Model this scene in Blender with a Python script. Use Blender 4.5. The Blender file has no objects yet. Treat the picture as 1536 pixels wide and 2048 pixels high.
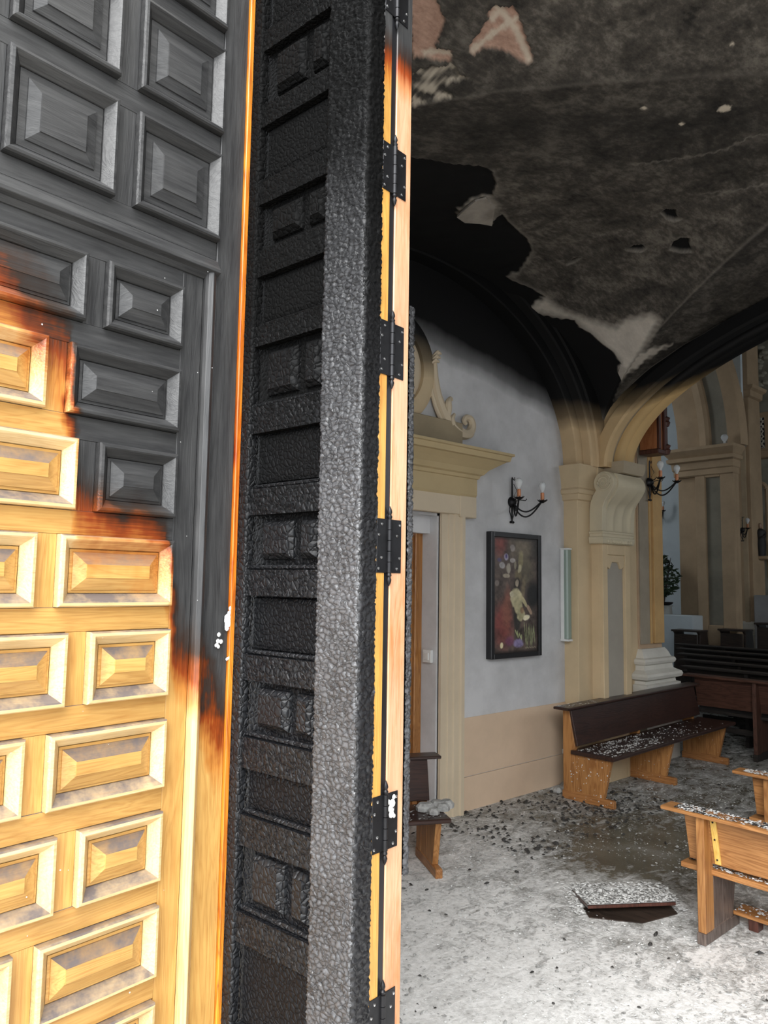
import bpy, bmesh, math, random
import numpy as np
from mathutils import Vector, Matrix

# ------------------------------------------------------------ camera, sky, lights, exposure
SC = bpy.context.scene
COL = SC.collection
FPX = 1500.0                                   # focal length in pixels of a 1536 x 2048 frame
PSI, TH, RO = math.radians(47.85), math.radians(5.4), math.radians(.89)
CF = np.array([math.cos(PSI)*math.cos(TH), math.sin(PSI)*math.cos(TH), math.sin(TH)])
CR0 = np.array([math.sin(PSI), -math.cos(PSI), 0.0]); CU0 = np.cross(CR0, CF)
CR = math.cos(RO)*CR0 + math.sin(RO)*CU0; CU = math.cos(RO)*CU0 - math.sin(RO)*CR0
CC = np.array([0, 0, 1.8])
cam = bpy.data.cameras.new('camera'); camo = bpy.data.objects.new('camera', cam); COL.objects.link(camo)
cam.sensor_fit = 'VERTICAL'; cam.sensor_height = 24.0; cam.lens = 24.0*FPX/2048
cam.clip_start = .02
camo.matrix_world = Matrix(((CR[0], CU[0], -CF[0], 0), (CR[1], CU[1], -CF[1], 0), (CR[2], CU[2], -CF[2], 1.8), (0, 0, 0, 1)))
SC.camera = camo

world = bpy.data.worlds.new('world'); SC.world = world; world.use_nodes = True
bg = world.node_tree.nodes['Background']
bg.inputs[0].default_value = (.90, .95, 1.0, 1); bg.inputs[1].default_value = 1.0

def area(name, loc, target, sx, sy, power, color=(1, 1, 1), portal=False):
    l = bpy.data.lights.new(name, 'AREA'); l.shape = 'RECTANGLE'; l.size = sx; l.size_y = sy
    l.energy = power; l.color = color
    o = bpy.data.objects.new(name, l); COL.objects.link(o); o.location = loc
    d = Vector(target)-Vector(loc); o.rotation_euler = d.to_track_quat('-Z', 'Y').to_euler()
    if portal: l.cycles.is_portal = True
    return o
# added fill lamps at unseen windows of the side wall, and one for the transept
area('nave_fill_light', (9.4, -4.6, 4.1), (9.4, 0, 2.6), 2.2, 2.0, 20, (.95, .98, 1))
area('transept_fill_light', (11.2, 9.4, 4.6), (14.5, 6.5, 2.5), 2.0, 2.2, 15, (.93, .97, 1))
area('chancel_fill_light', (12.4, -4.6, 4.1), (12.6, 2, 2.2), 2.0, 2.0, 20, (.95, .98, 1))
# the brightest part of the overcast sky stands behind the photographer
sl = bpy.data.lights.new('overcast_glow', 'SUN'); sl.energy = 1.7; sl.angle = math.radians(55); sl.color = (1, .98, .95)
so = bpy.data.objects.new('overcast_glow', sl); COL.objects.link(so)
so.rotation_euler = Vector((.62, .40, -.68)).to_track_quat('-Z', 'Y').to_euler()
vs = SC.view_settings
vs.view_transform = 'Standard'; vs.look = 'None'; vs.gamma = 1.0; vs.use_curve_mapping = False
vs.exposure = 2.0
SC.display_settings.display_device = 'sRGB'
SC.cycles.max_bounces = 8; SC.cycles.diffuse_bounces = 5; SC.cycles.glossy_bounces = 4
SC.cycles.caustics_reflective = False; SC.cycles.caustics_refractive = False

rnd = random.Random(7); nrng = np.random.default_rng(5)
PI = math.pi

# ------------------------------------------------------------ measuring helpers (a pixel of the photo -> a point on a plane)
def ray(x, y): return CF*FPX + CR*(x-768) + CU*(1024-y)
def on(x, y, n, c):
    r = ray(x, y); n = np.array(n, float); return CC + r*((c-n@CC)/(n@r))
def onX(x, y, X): return on(x, y, (1, 0, 0), X)
def onY(x, y, Y): return on(x, y, (0, 1, 0), Y)
def onZ(x, y, Z=0): return on(x, y, (0, 0, 1), Z)

# ------------------------------------------------------------ materials
def mat(name): 
    m = bpy.data.materials.new(name); m.use_nodes = True
    nt = m.node_tree; b = nt.nodes['Principled BSDF']
    return m, nt, b
class N:
    def __init__(s, nt): s.nt = nt
    def __call__(s, kind, **kw):
        n = s.nt.nodes.new('ShaderNode'+kind)
        for k, v in kw.items():
            if k.startswith('i_'):
                key = k[2:]; key = int(key) if key.isdigit() else key.replace('_', ' ')
                n.inputs[key].default_value = v
            else: setattr(n, k, v)
        return n
    def link(s, a, b): s.nt.links.new(a, b)
    def math(s, op, a, b=None, c=None, clamp=False):
        n = s.nt.nodes.new('ShaderNodeMath'); n.operation = op; n.use_clamp = clamp
        for i, v in enumerate((a, b, c)):
            if v is None: continue
            if isinstance(v, (int, float)): n.inputs[i].default_value = v
            else: s.link(v, n.inputs[i])
        return n.outputs[0]
    def ramp(s, fac, stops, interp='LINEAR'):
        n = s.nt.nodes.new('ShaderNodeValToRGB'); e = n.color_ramp.elements; n.color_ramp.interpolation = interp
        for i, (p, c) in enumerate(stops):
            el = e[i] if i < 2 else e.new(p)
            el.position = p
            el.color = (*c, 1) if isinstance(c, tuple) else (c, c, c, 1)
        s.link(fac, n.inputs[0]); return n.outputs[0]
    def mix(s, f, a, b, mode='MIX'):
        n = s.nt.nodes.new('ShaderNodeMix'); n.data_type = 'RGBA'; n.blend_type = mode
        if isinstance(f, (int, float)): n.inputs[0].default_value = f
        else: s.link(f, n.inputs[0])
        for i, v in ((6, a), (7, b)):
            if isinstance(v, tuple): n.inputs[i].default_value = (*v, 1)
            else: s.link(v, n.inputs[i])
        return n.outputs[2]
    def noise(s, vec, scale, detail=4, rough=.55, dist=0):
        n = s('TexNoise', i_Scale=scale, i_Detail=detail, i_Roughness=rough, i_Distortion=dist); s.link(vec, n.inputs[0]); return n.outputs[0]
    def bump(s, h, strength, dist, bsdf, prev=None):
        n = s('Bump', i_Strength=strength, i_Distance=dist); s.link(h, n.inputs['Height'])
        if prev is not None: s.link(prev, n.inputs['Normal'])
        s.link(n.outputs[0], bsdf.inputs['Normal']); return n.outputs[0]
    def mapped(s, src, scale=(1, 1, 1), rot=(0, 0, 0), loc=(0, 0, 0)):
        n = s('Mapping'); n.inputs['Scale'].default_value = scale; n.inputs['Rotation'].default_value = rot; n.inputs['Location'].default_value = loc
        s.link(src, n.inputs[0]); return n.outputs[0]

def plain(name, col, rough=.6, var=.12, nscale=8, metal=0, bump=0, spec=.5):
    m, nt, b = mat(name); n = N(nt); g = n('NewGeometry').outputs['Position']
    f = n.noise(g, nscale, 5)
    d = tuple(c*(1-var) for c in col); l = tuple(min(1, c*(1+var)) for c in col)
    n.link(n.ramp(f, [(.3, d), (.7, l)]), b.inputs['Base Color'])
    b.inputs['Roughness'].default_value = rough; b.inputs['Metallic'].default_value = metal
    b.inputs['Specular IOR Level'].default_value = spec
    if bump: n.bump(n.noise(g, nscale*6, 4), bump, .004, b)
    return m

def sooty(name, col, z0, w=.22, rough=.8, slope=0.0, dirt=.25, soot=(.0035, .0035, .0038), wob=.16):
    """painted plaster, blackened by smoke above the height z0 (slope: how the smoke line sinks along X)"""
    m, nt, b = mat(name); n = N(nt); g = n('NewGeometry').outputs['Position']
    sx = n('SeparateXYZ'); n.link(g, sx.inputs[0])
    ns = n.noise(n.mapped(g, (1.3, 1.3, .8)), 1.6, 4, .6)
    zz = n.math('ADD', sx.outputs[2], n.math('MULTIPLY', n.math('SUBTRACT', ns, .5), wob))
    zz = n.math('ADD', zz, n.math('MULTIPLY', n.math('SUBTRACT', sx.outputs[0], 4.8), slope))
    f = n.math('DIVIDE', n.math('SUBTRACT', zz, z0-w), 2*w, clamp=True)
    f = n.math('POWER', f, .8)
    dn = n.noise(g, 2.2, 6, .65)
    base = n.ramp(dn, [(.3, tuple(c*(1-dirt) for c in col)), (.62, col)])
    mid = n.mix(n.math('MULTIPLY', f, 2.2, clamp=True), base, tuple(c*.33 for c in col), 'MIX')
    n.link(n.mix(n.math('MULTIPLY_ADD', f, 2.0, -.7, clamp=True), mid, soot), b.inputs['Base Color'])
    b.inputs['Roughness'].default_value = rough; b.inputs['Specular IOR Level'].default_value = .25
    n.bump(n.noise(g, 30, 5), .12, .004, b)
    return m

def wood(name, c_dark, c_light, axis='x', scale=1.0, rough=.45, burn=None, dirt=0.0, knots=True, coat=0.0, amt=1.0, dust=0.0):
    """grain runs along the object's local axis; burn: (function(n, geometry position) -> 0..1 mask)"""
    m, nt, b = mat(name); n = N(nt)
    tc = n('TexCoord').outputs['Object']; oi = n('ObjectInfo')
    off = n('CombineXYZ'); 
    for i in range(3): n.link(n.math('MULTIPLY', oi.outputs['Random'], 7.3+i*3.1), off.inputs[i])
    va = n('VectorMath', operation='ADD'); n.link(tc, va.inputs[0]); n.link(off.outputs[0], va.inputs[1]); v = va.outputs[0]
    st = {'x': (.09, 1, 1), 'y': (1, .09, 1), 'z': (1, 1, .09)}[axis]
    mp = n.mapped(v, st)
    broad = n.noise(mp, 11*scale, 4, .5, 1.2)
    rings = n.math('FRACT', n.math('MULTIPLY', broad, 9.0))
    rings = n.math('POWER', n.math('ABSOLUTE', n.math('SUBTRACT', n.math('MULTIPLY', rings, 2), 1)), 1.6)
    fine = n.noise(n.mapped(v, tuple(.04 if q < .5 else 1 for q in st)), 160*scale, 3, .6)
    f = n.math('ADD', n.math('MULTIPLY', rings, .55*amt), n.math('MULTIPLY', fine, .45))
    colr = n.ramp(f, [(.1, c_light), (.75, c_dark)])
    big = n.noise(v, 3.5*scale, 3)
    colr = n.mix(n.math('MULTIPLY', n.math('SUBTRACT', big, .35, clamp=True), .9), colr, tuple(c*.55 for c in c_dark), 'MIX')
    if knots:
        vo = n('TexVoronoi', i_Scale=2.6*scale); n.link(n.mapped(v, tuple(.45 if q < .5 else 1 for q in st)), vo.inputs[0])
        k = n.math('LESS_THAN', vo.outputs['Distance'], .05)
        colr = n.mix(n.math('MULTIPLY', k, .75), colr, tuple(c*.25 for c in c_dark))
    rough_s = None
    if burn:
        g = n('NewGeometry').outputs['Position']; f = burn(n, g)
        f = n.math('ADD', f, n.math('MULTIPLY', n.math('SUBTRACT', fine, .5), .25), clamp=True)
        scorch = n.ramp(f, [(0, (1, 1, 1)), (.22, (.86, .62, .42)), (.42, (.42, .13, .045)), (.62, (.05, .03, .022)), (1, (.02, .02, .02))])
        colr2 = n.mix(1.0, colr, scorch, 'MULTIPLY')
        ch = n.ramp(n.noise(n.mapped(v, st), 60, 5, .7), [(.3, (.016, .016, .017)), (.7, (.052, .052, .052))])
        colr = n.mix(n.math('MULTIPLY_ADD', f, 3.2, -1.75, clamp=True), colr2, ch)
        n.link(n.math('MULTIPLY_ADD', f, .12, rough), b.inputs['Roughness'])
    else: b.inputs['Roughness'].default_value = rough
    if dust:      # grey grime that has settled on every ledge facing upwards
        gn = n('NewGeometry').outputs['Normal']; sn = n('SeparateXYZ'); n.link(gn, sn.inputs[0])
        k = n.math('MULTIPLY', n.math('SUBTRACT', sn.outputs[2], .16), 3.5, clamp=True)
        k = n.math('MULTIPLY', k, n.math('MULTIPLY_ADD', n.noise(v, 14, 4, .7), 1.4, -.02, clamp=True))
        k = n.math('MULTIPLY', k, n.math('SUBTRACT', 1.0, n.math('MULTIPLY', f, 1.6, clamp=True)))
        colr = n.mix(n.math('MULTIPLY', k, 1.25*dust, clamp=True), colr, (.135, .112, .105))
    n.link(colr, b.inputs['Base Color'])
    if coat: b.inputs['Coat Weight'].default_value = coat; b.inputs['Coat Roughness'].default_value = .15
    n.bump(n.math('ADD', rings, n.math('MULTIPLY', fine, 1.5)), .22, .0012, b)
    return m

def char(name, lo, hi, cell=70, stretch=(1, 1, .8), rough=.42, strength=.9, ash=0.0, zdark=None, spec=.5):
    """alligatored charcoal"""
    m, nt, b = mat(name); n = N(nt)
    tc = n('TexCoord').outputs['Object']
    w = n.noise(tc, 22, 3); wv = n('VectorMath', operation='ADD'); n.link(tc, wv.inputs[0])
    sc = n('VectorMath', operation='SCALE'); cmb = n('CombineXYZ')
    for i in range(3): n.link(w, cmb.inputs[i])
    n.link(cmb.outputs[0], sc.inputs[0]); sc.inputs['Scale'].default_value = .02; n.link(sc.outputs[0], wv.inputs[1])
    vo = n('TexVoronoi', feature='DISTANCE_TO_EDGE', i_Scale=cell); n.link(n.mapped(wv.outputs[0], stretch), vo.inputs[0])
    cells = n.math('POWER', n.math('MULTIPLY', vo.outputs[0], 3.0, clamp=True), .5)
    f = n.noise(tc, 160, 4, .6); big = n.noise(tc, 5, 4, .6)
    v = n.math('ADD', n.math('MULTIPLY', cells, .5), n.math('MULTIPLY', big, .6))
    c = n.ramp(v, [(.25, lo), (.95, hi)])
    if ash:
        an = n.noise(tc, 95, 5, .75)
        c = n.mix(n.math('MULTIPLY', n.math('GREATER_THAN', an, .70-ash*.08), .6), c, (.35, .35, .34))
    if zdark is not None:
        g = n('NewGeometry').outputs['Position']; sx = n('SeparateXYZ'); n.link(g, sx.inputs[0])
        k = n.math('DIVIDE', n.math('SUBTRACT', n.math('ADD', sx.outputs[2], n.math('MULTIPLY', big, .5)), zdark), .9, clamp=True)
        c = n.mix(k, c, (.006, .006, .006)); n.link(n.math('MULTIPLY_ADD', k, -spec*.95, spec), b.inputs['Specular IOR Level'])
    n.link(c, b.inputs['Base Color']); b.inputs['Roughness'].default_value = rough
    if zdark is None: b.inputs['Specular IOR Level'].default_value = spec
    pv = n.bump(cells, strength, .006, b)
    n.bump(f, .35, .002, b, pv)
    return m

# scorch line of the carved leaf: height above which its wood is charred, along the leaf
AL = math.radians(7)
dL = np.array([math.cos(AL), math.sin(AL), 0]); nL = np.array([math.sin(AL), -math.cos(AL), 0])
E3 = np.array([1.022, 1.705, 0.0])
def leaf_burn(n, g):
    sx = n('SeparateXYZ'); n.link(g, sx.inputs[0])
    s = n.math('ADD', n.math('MULTIPLY', n.math('SUBTRACT', sx.outputs[0], float(E3[0])), float(dL[0])),
               n.math('MULTIPLY', n.math('SUBTRACT', sx.outputs[1], float(E3[1])), float(dL[1])))
    wob = n.noise(n.mapped(g, (1, 1, .6)), 7, 4, .6)
    s2 = n.math('ADD', s, n.math('MULTIPLY', n.math('SUBTRACT', wob, .5), .10))
    q = n.math('DIVIDE', n.math('ADD', s2, .8), .8, clamp=True)
    tab = [(-.8, 2.45), (-.60, 2.36), (-.475, 2.28), (-.43, 1.98), (-.36, 1.93), (-.21, 1.88), (-.16, 1.64), (-.10, 1.62), (-.03, 1.42)]
    zb = n.ramp(q, [((a+.8)/.8, (z-1.0)/2.0) for a, z in tab])
    zb = n.math('MULTIPLY_ADD', zb, 2.0, 1.0)
    d = n.math('SUBTRACT', n.math('ADD', sx.outputs[2], n.math('MULTIPLY', n.math('SUBTRACT', wob, .5), .22)), zb)
    return n.math('MULTIPLY_ADD', d, 3.4, .5, clamp=True)
def edge_burn(n, g):
    sx = n('SeparateXYZ'); n.link(g, sx.inputs[0])
    a = n.noise(n.mapped(g, (6, 6, 1.3)), 2.0, 5, .65)
    hi = n.math('MULTIPLY', n.math('SUBTRACT', sx.outputs[2], 2.98), 5.0, clamp=True)
    band = n.math('MULTIPLY', n.math('SUBTRACT', a, .50), 2.6, clamp=True)
    return n.math('MAXIMUM', hi, n.math('MULTIPLY', band, .45))
def rim_burn(n, g):
    sx = n('SeparateXYZ'); n.link(g, sx.inputs[0])
    a = n.noise(n.mapped(g, (9, 9, 1.2)), 3.0, 5, .7)
    lowz = n.math('SUBTRACT', 1.0, n.math('MULTIPLY', n.math('ABSOLUTE', n.math('SUBTRACT', sx.outputs[2], 2.15)), 1.35), clamp=True)
    return n.math('ADD', n.math('MULTIPLY', lowz, .34), n.math('MULTIPLY', n.math('SUBTRACT', a, .52), .9), clamp=True)

TAN_D, TAN_L = (.40, .19, .045), (.66, .39, .12)
M = {}
M['leaf_h'] = wood('scorched_pine_horizontal', TAN_D, TAN_L, 'x', 1.6, .38, leaf_burn, knots=False, amt=.45, dust=1.0)
M['leaf_v'] = wood('scorched_pine_vertical', TAN_D, TAN_L, 'z', 1.6, .38, leaf_burn, knots=False, amt=.45)
M['leaf_mould'] = wood('scorched_moulding', (.56, .34, .14), (.82, .62, .33), 'x', 1.6, .34, leaf_burn, knots=False, amt=.35, dust=1.0)
M['leaf_mould_v'] = wood('scorched_moulding_vertical', (.50, .27, .09), (.82, .62, .32), 'z', 1.6, .34, leaf_burn, knots=False, amt=.4)
M['rim'] = wood('scorched_orange_rim', (.42, .12, .015), (.75, .30, .03), 'z', 1.4, .35, rim_burn, knots=False)
M['edge_y'] = wood('yellow_pine_edge', (.42, .20, .04), (.66, .36, .09), 'z', 1.4, .4, edge_burn, knots=False, amt=.5)
M['edge_o'] = wood('pinkish_pine_edge', (.50, .25, .125), (.70, .42, .26), 'z', 1.2, .34, edge_burn, knots=False, amt=.4)
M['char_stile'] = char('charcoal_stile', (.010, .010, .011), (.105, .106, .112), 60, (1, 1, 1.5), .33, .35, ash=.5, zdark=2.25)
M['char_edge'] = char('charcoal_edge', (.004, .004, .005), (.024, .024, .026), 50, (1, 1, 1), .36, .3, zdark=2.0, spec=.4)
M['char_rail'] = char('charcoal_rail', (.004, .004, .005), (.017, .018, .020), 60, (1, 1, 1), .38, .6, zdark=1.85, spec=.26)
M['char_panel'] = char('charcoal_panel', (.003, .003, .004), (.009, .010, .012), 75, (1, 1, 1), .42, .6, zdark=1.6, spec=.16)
M['iron'] = plain('black_iron', (.018, .018, .02), .42, .3, 40, .6)
M['screw'] = plain('steel_screw', (.55, .55, .55), .3, .2, 40, 1)
M['wall'] = sooty('white_plaster_with_soot', (.60, .60, .61), 3.70, .17, .85, .16)
M['dado'] = sooty('peach_dado_paint', (.66, .50, .36), 9, .3, .8, dirt=.12)
M['cream'] = sooty('cream_painted_plaster', (.62, .485, .31), 3.60, .20, .7, dirt=.15)
M['creampale'] = sooty('pale_cream_plaster', (.62, .55, .40), 3.75, .2, .7, dirt=.15)
M['ochre'] = sooty('ochre_arch_paint', (.60, .43, .235), 2.37, .15, .65, -.8, dirt=.15)
M['rib'] = sooty('ochre_rib_paint', (.60, .44, .26), 3.45, .17, .65, dirt=.15)
M['greyinset'] = sooty('grey_inset_paint', (.37, .34, .29), 5.2, .3, .75, dirt=.15)
M['whitestone'] = sooty('white_painted_base', (.66, .64, .58), 9, .3, .7, dirt=.2)
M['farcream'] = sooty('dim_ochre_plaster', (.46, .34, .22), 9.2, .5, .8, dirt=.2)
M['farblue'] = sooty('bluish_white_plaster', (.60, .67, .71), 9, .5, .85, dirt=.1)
M['dark'] = plain('black_sooty_plaster', (.012, .012, .012), .9, .3, 4)
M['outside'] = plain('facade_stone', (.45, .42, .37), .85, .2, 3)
M['varnish'] = wood('brown_varnished_wood', (.022, .011, .009), (.052, .024, .018), 'x', 1, .30, knots=False)
M['pew_dark'] = wood('smoked_dark_wood', (.025, .018, .014), (.060, .04, .03), 'y', 1, .42, knots=False)
M['pew_red'] = wood('reddish_smoked_wood', (.055, .026, .017), (.13, .065, .042), 'y', 1, .45)
M['honey_y'] = wood('honey_pine_boards', (.26, .105, .032), (.45, .21, .075), 'y', 1, .42)
M['honey_z'] = wood('honey_pine_upright', (.28, .115, .034), (.48, .235, .08), 'z', 1, .42)
M['honey_x'] = wood('honey_pine_foot', (.30, .13, .05), (.52, .27, .11), 'x', 1, .45)
M['lath'] = wood('yellow_lath', (.62, .38, .08), (.80, .55, .16), 'z', 1, .4, knots=False)
M['greywood'] = wood('wet_grey_brown_wood', (.07, .05, .042), (.17, .13, .11), 'z', 1.3, .4)
M['doorwood'] = wood('orange_brown_door', (.30, .12, .035), (.50, .24, .08), 'z', 1, .4)
M['redbox'] = wood('red_brown_wood', (.30, .10, .035), (.42, .17, .07), 'z', 1, .4, knots=False)
M['darkred'] = wood('dark_red_carved_wood', (.05, .018, .012), (.11, .04, .028), 'z', 1, .4, knots=False)
M['ash'] = plain('white_ash', (.58, .58, .57), .9, .25, 30)
M['ashgrey'] = plain('grey_ash', (.33, .33, .32), .9, .35, 30)
M['cinder'] = plain('black_cinder', (.03, .028, .026), .7, .5, 30)
M['copper'] = plain('copper_sleeve', (.50, .20, .09), .4, .15, 20, .2)
M['white_plastic'] = plain('white_plastic', (.72, .73, .72), .4, .05, 10)
M['canvas_frame'] = plain('black_frame', (.012, .012, .014), .38, .2, 12)
M['leafgreen'] = plain('dark_green_leaves', (.025, .045, .02), .5, .4, 20)
M['pot'] = plain('grey_pot', (.35, .36, .34), .7, .15, 10)
M['robe'] = plain('black_robe', (.012, .011, .012), .6, .2, 10)
M['skin'] = plain('statue_face', (.30, .20, .14), .5, .1, 10)
M['brick'] = plain('bare_brick', (.42, .22, .15), .9, .2, 14)

def glass_mat():
    m, nt, b = mat('bulb_glass')
    b.inputs['Base Color'].default_value = (.9, .93, .95, 1); b.inputs['Roughness'].default_value = .12
    b.inputs['Transmission Weight'].default_value = .35; b.inputs['IOR'].default_value = 1.3
    return m
M['glass'] = glass_mat()
def cover_mat():
    m, nt, b = mat('greenish_lamp_cover')
    b.inputs['Base Color'].default_value = (.30, .38, .33, 1); b.inputs['Roughness'].default_value = .25
    b.inputs['Transmission Weight'].default_value = .15
    return m
M['cover'] = cover_mat()

def floor_mat():
    m, nt, b = mat('wet_ash_covered_floor'); n = N(nt); g = n('NewGeometry').outputs['Position']
    sx = n('SeparateXYZ'); n.link(g, sx.inputs[0])
    n1 = n.noise(g, 1.1, 5, .6, .4); n2 = n.noise(n.mapped(g, (1, 1.6, 1)), 6.5, 8, .72, .8); n3 = n.noise(g, 38, 6, .7)
    # ash thickest by the entrance; part of the doorway's brightness is put into it
    dx = n.math('DIVIDE', n.math('SUBTRACT', sx.outputs[0], 4.9), 1.1); dy = n.math('DIVIDE', n.math('SUBTRACT', sx.outputs[1], 2.75), .75)
    pud = n.math('SUBTRACT', 1.0, n.math('SQRT', n.math('ADD', n.math('MULTIPLY', dx, dx), n.math('MULTIPLY', dy, dy))), clamp=True)
    near = n.math('MAXIMUM', n.math('MULTIPLY_ADD', sx.outputs[0], -.20, 1.40), .32)
    near = n.math('SUBTRACT', near, n.math('MULTIPLY', pud, .55))
    a = n.math('ADD', n.math('ADD', near, n.math('MULTIPLY', n.math('SUBTRACT', n1, .5), .5)), n.math('MULTIPLY', n.math('SUBTRACT', n2, .5), 1.35))
    a = n.math('ADD', a, n.math('MULTIPLY', n.math('SUBTRACT', n3, .5), .65))
    wet = n.ramp(n.noise(g, 2.4, 5, .6, .5), [(.3, (.075, .068, .052)), (.55, (.135, .125, .095)), (.75, (.22, .21, .185))])
    ash = n.ramp(n.math('ADD', n.math('MULTIPLY', n3, .5), n.math('MULTIPLY', n2, .5)), [(.34, (.42, .415, .40)), (.56, (.82, .815, .80))])
    f = n.ramp(a, [(.17, 0.0), (.60, 1.0)])
    n.link(n.mix(f, wet, ash), b.inputs['Base Color'])
    n.link(n.ramp(f, [(0.0, .16), (.5, .75)]), b.inputs['Roughness'])
    h = n.math('ADD', n.math('MULTIPLY', n.ramp(a, [(.2, 0.0), (.7, 1.0)]), 1.0), n.math('MULTIPLY', n3, .5))
    n.bump(h, .75, .014, b)
    return m
M['floor'] = floor_mat()

def vault_mat():
    m, nt, b = mat('sooty_peeling_vault'); n = N(nt); g = n('NewGeometry').outputs['Position']
    def at(nm): 
        a = n('Attribute'); a.attribute_name = nm; return a.outputs['Fac']
    blk, cream, brk, edge, mort, dim = (at(q) for q in ('blk', 'cream', 'brk', 'edge', 'mort', 'dim'))
    n1 = n.noise(g, 4.5, 7, .68, .3); n2 = n.noise(n.mapped(g, (1, 2.2, 1), (0, 0, .7)), 16, 6, .7)
    mix = n.math('ADD', n.math('MULTIPLY', n1, .6), n.math('MULTIPLY', n2, .4))
    grey = n.ramp(mix, [(.36, (.022, .020, .018)), (.50, (.075, .067, .057)), (.62, (.18, .162, .138))])
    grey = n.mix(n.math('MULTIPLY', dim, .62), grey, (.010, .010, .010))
    crm = n.ramp(mix, [(.3, (.42, .38, .33)), (.65, (.62, .57, .50))])
    c = n.mix(cream, grey, crm)
    c = n.mix(n.math('MULTIPLY', edge, .55), c, (.34, .31, .27))
    c = n.mix(blk, c, (.0045, .0045, .0048))
    c = n.mix(brk, c, n.ramp(n2, [(.3, (.30, .18, .135)), (.7, (.52, .34, .26))]))
    c = n.mix(mort, c, (.60, .53, .43))
    n.link(c, b.inputs['Base Color']); b.inputs['Roughness'].default_value = .82; b.inputs['Specular IOR Level'].default_value = .22
    n.bump(n.math('MULTIPLY', mix, n.math('SUBTRACT', 1.0, n.math('MULTIPLY', blk, .8))), .6, .02, b)
    return m
M['vault'] = vault_mat()

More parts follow.
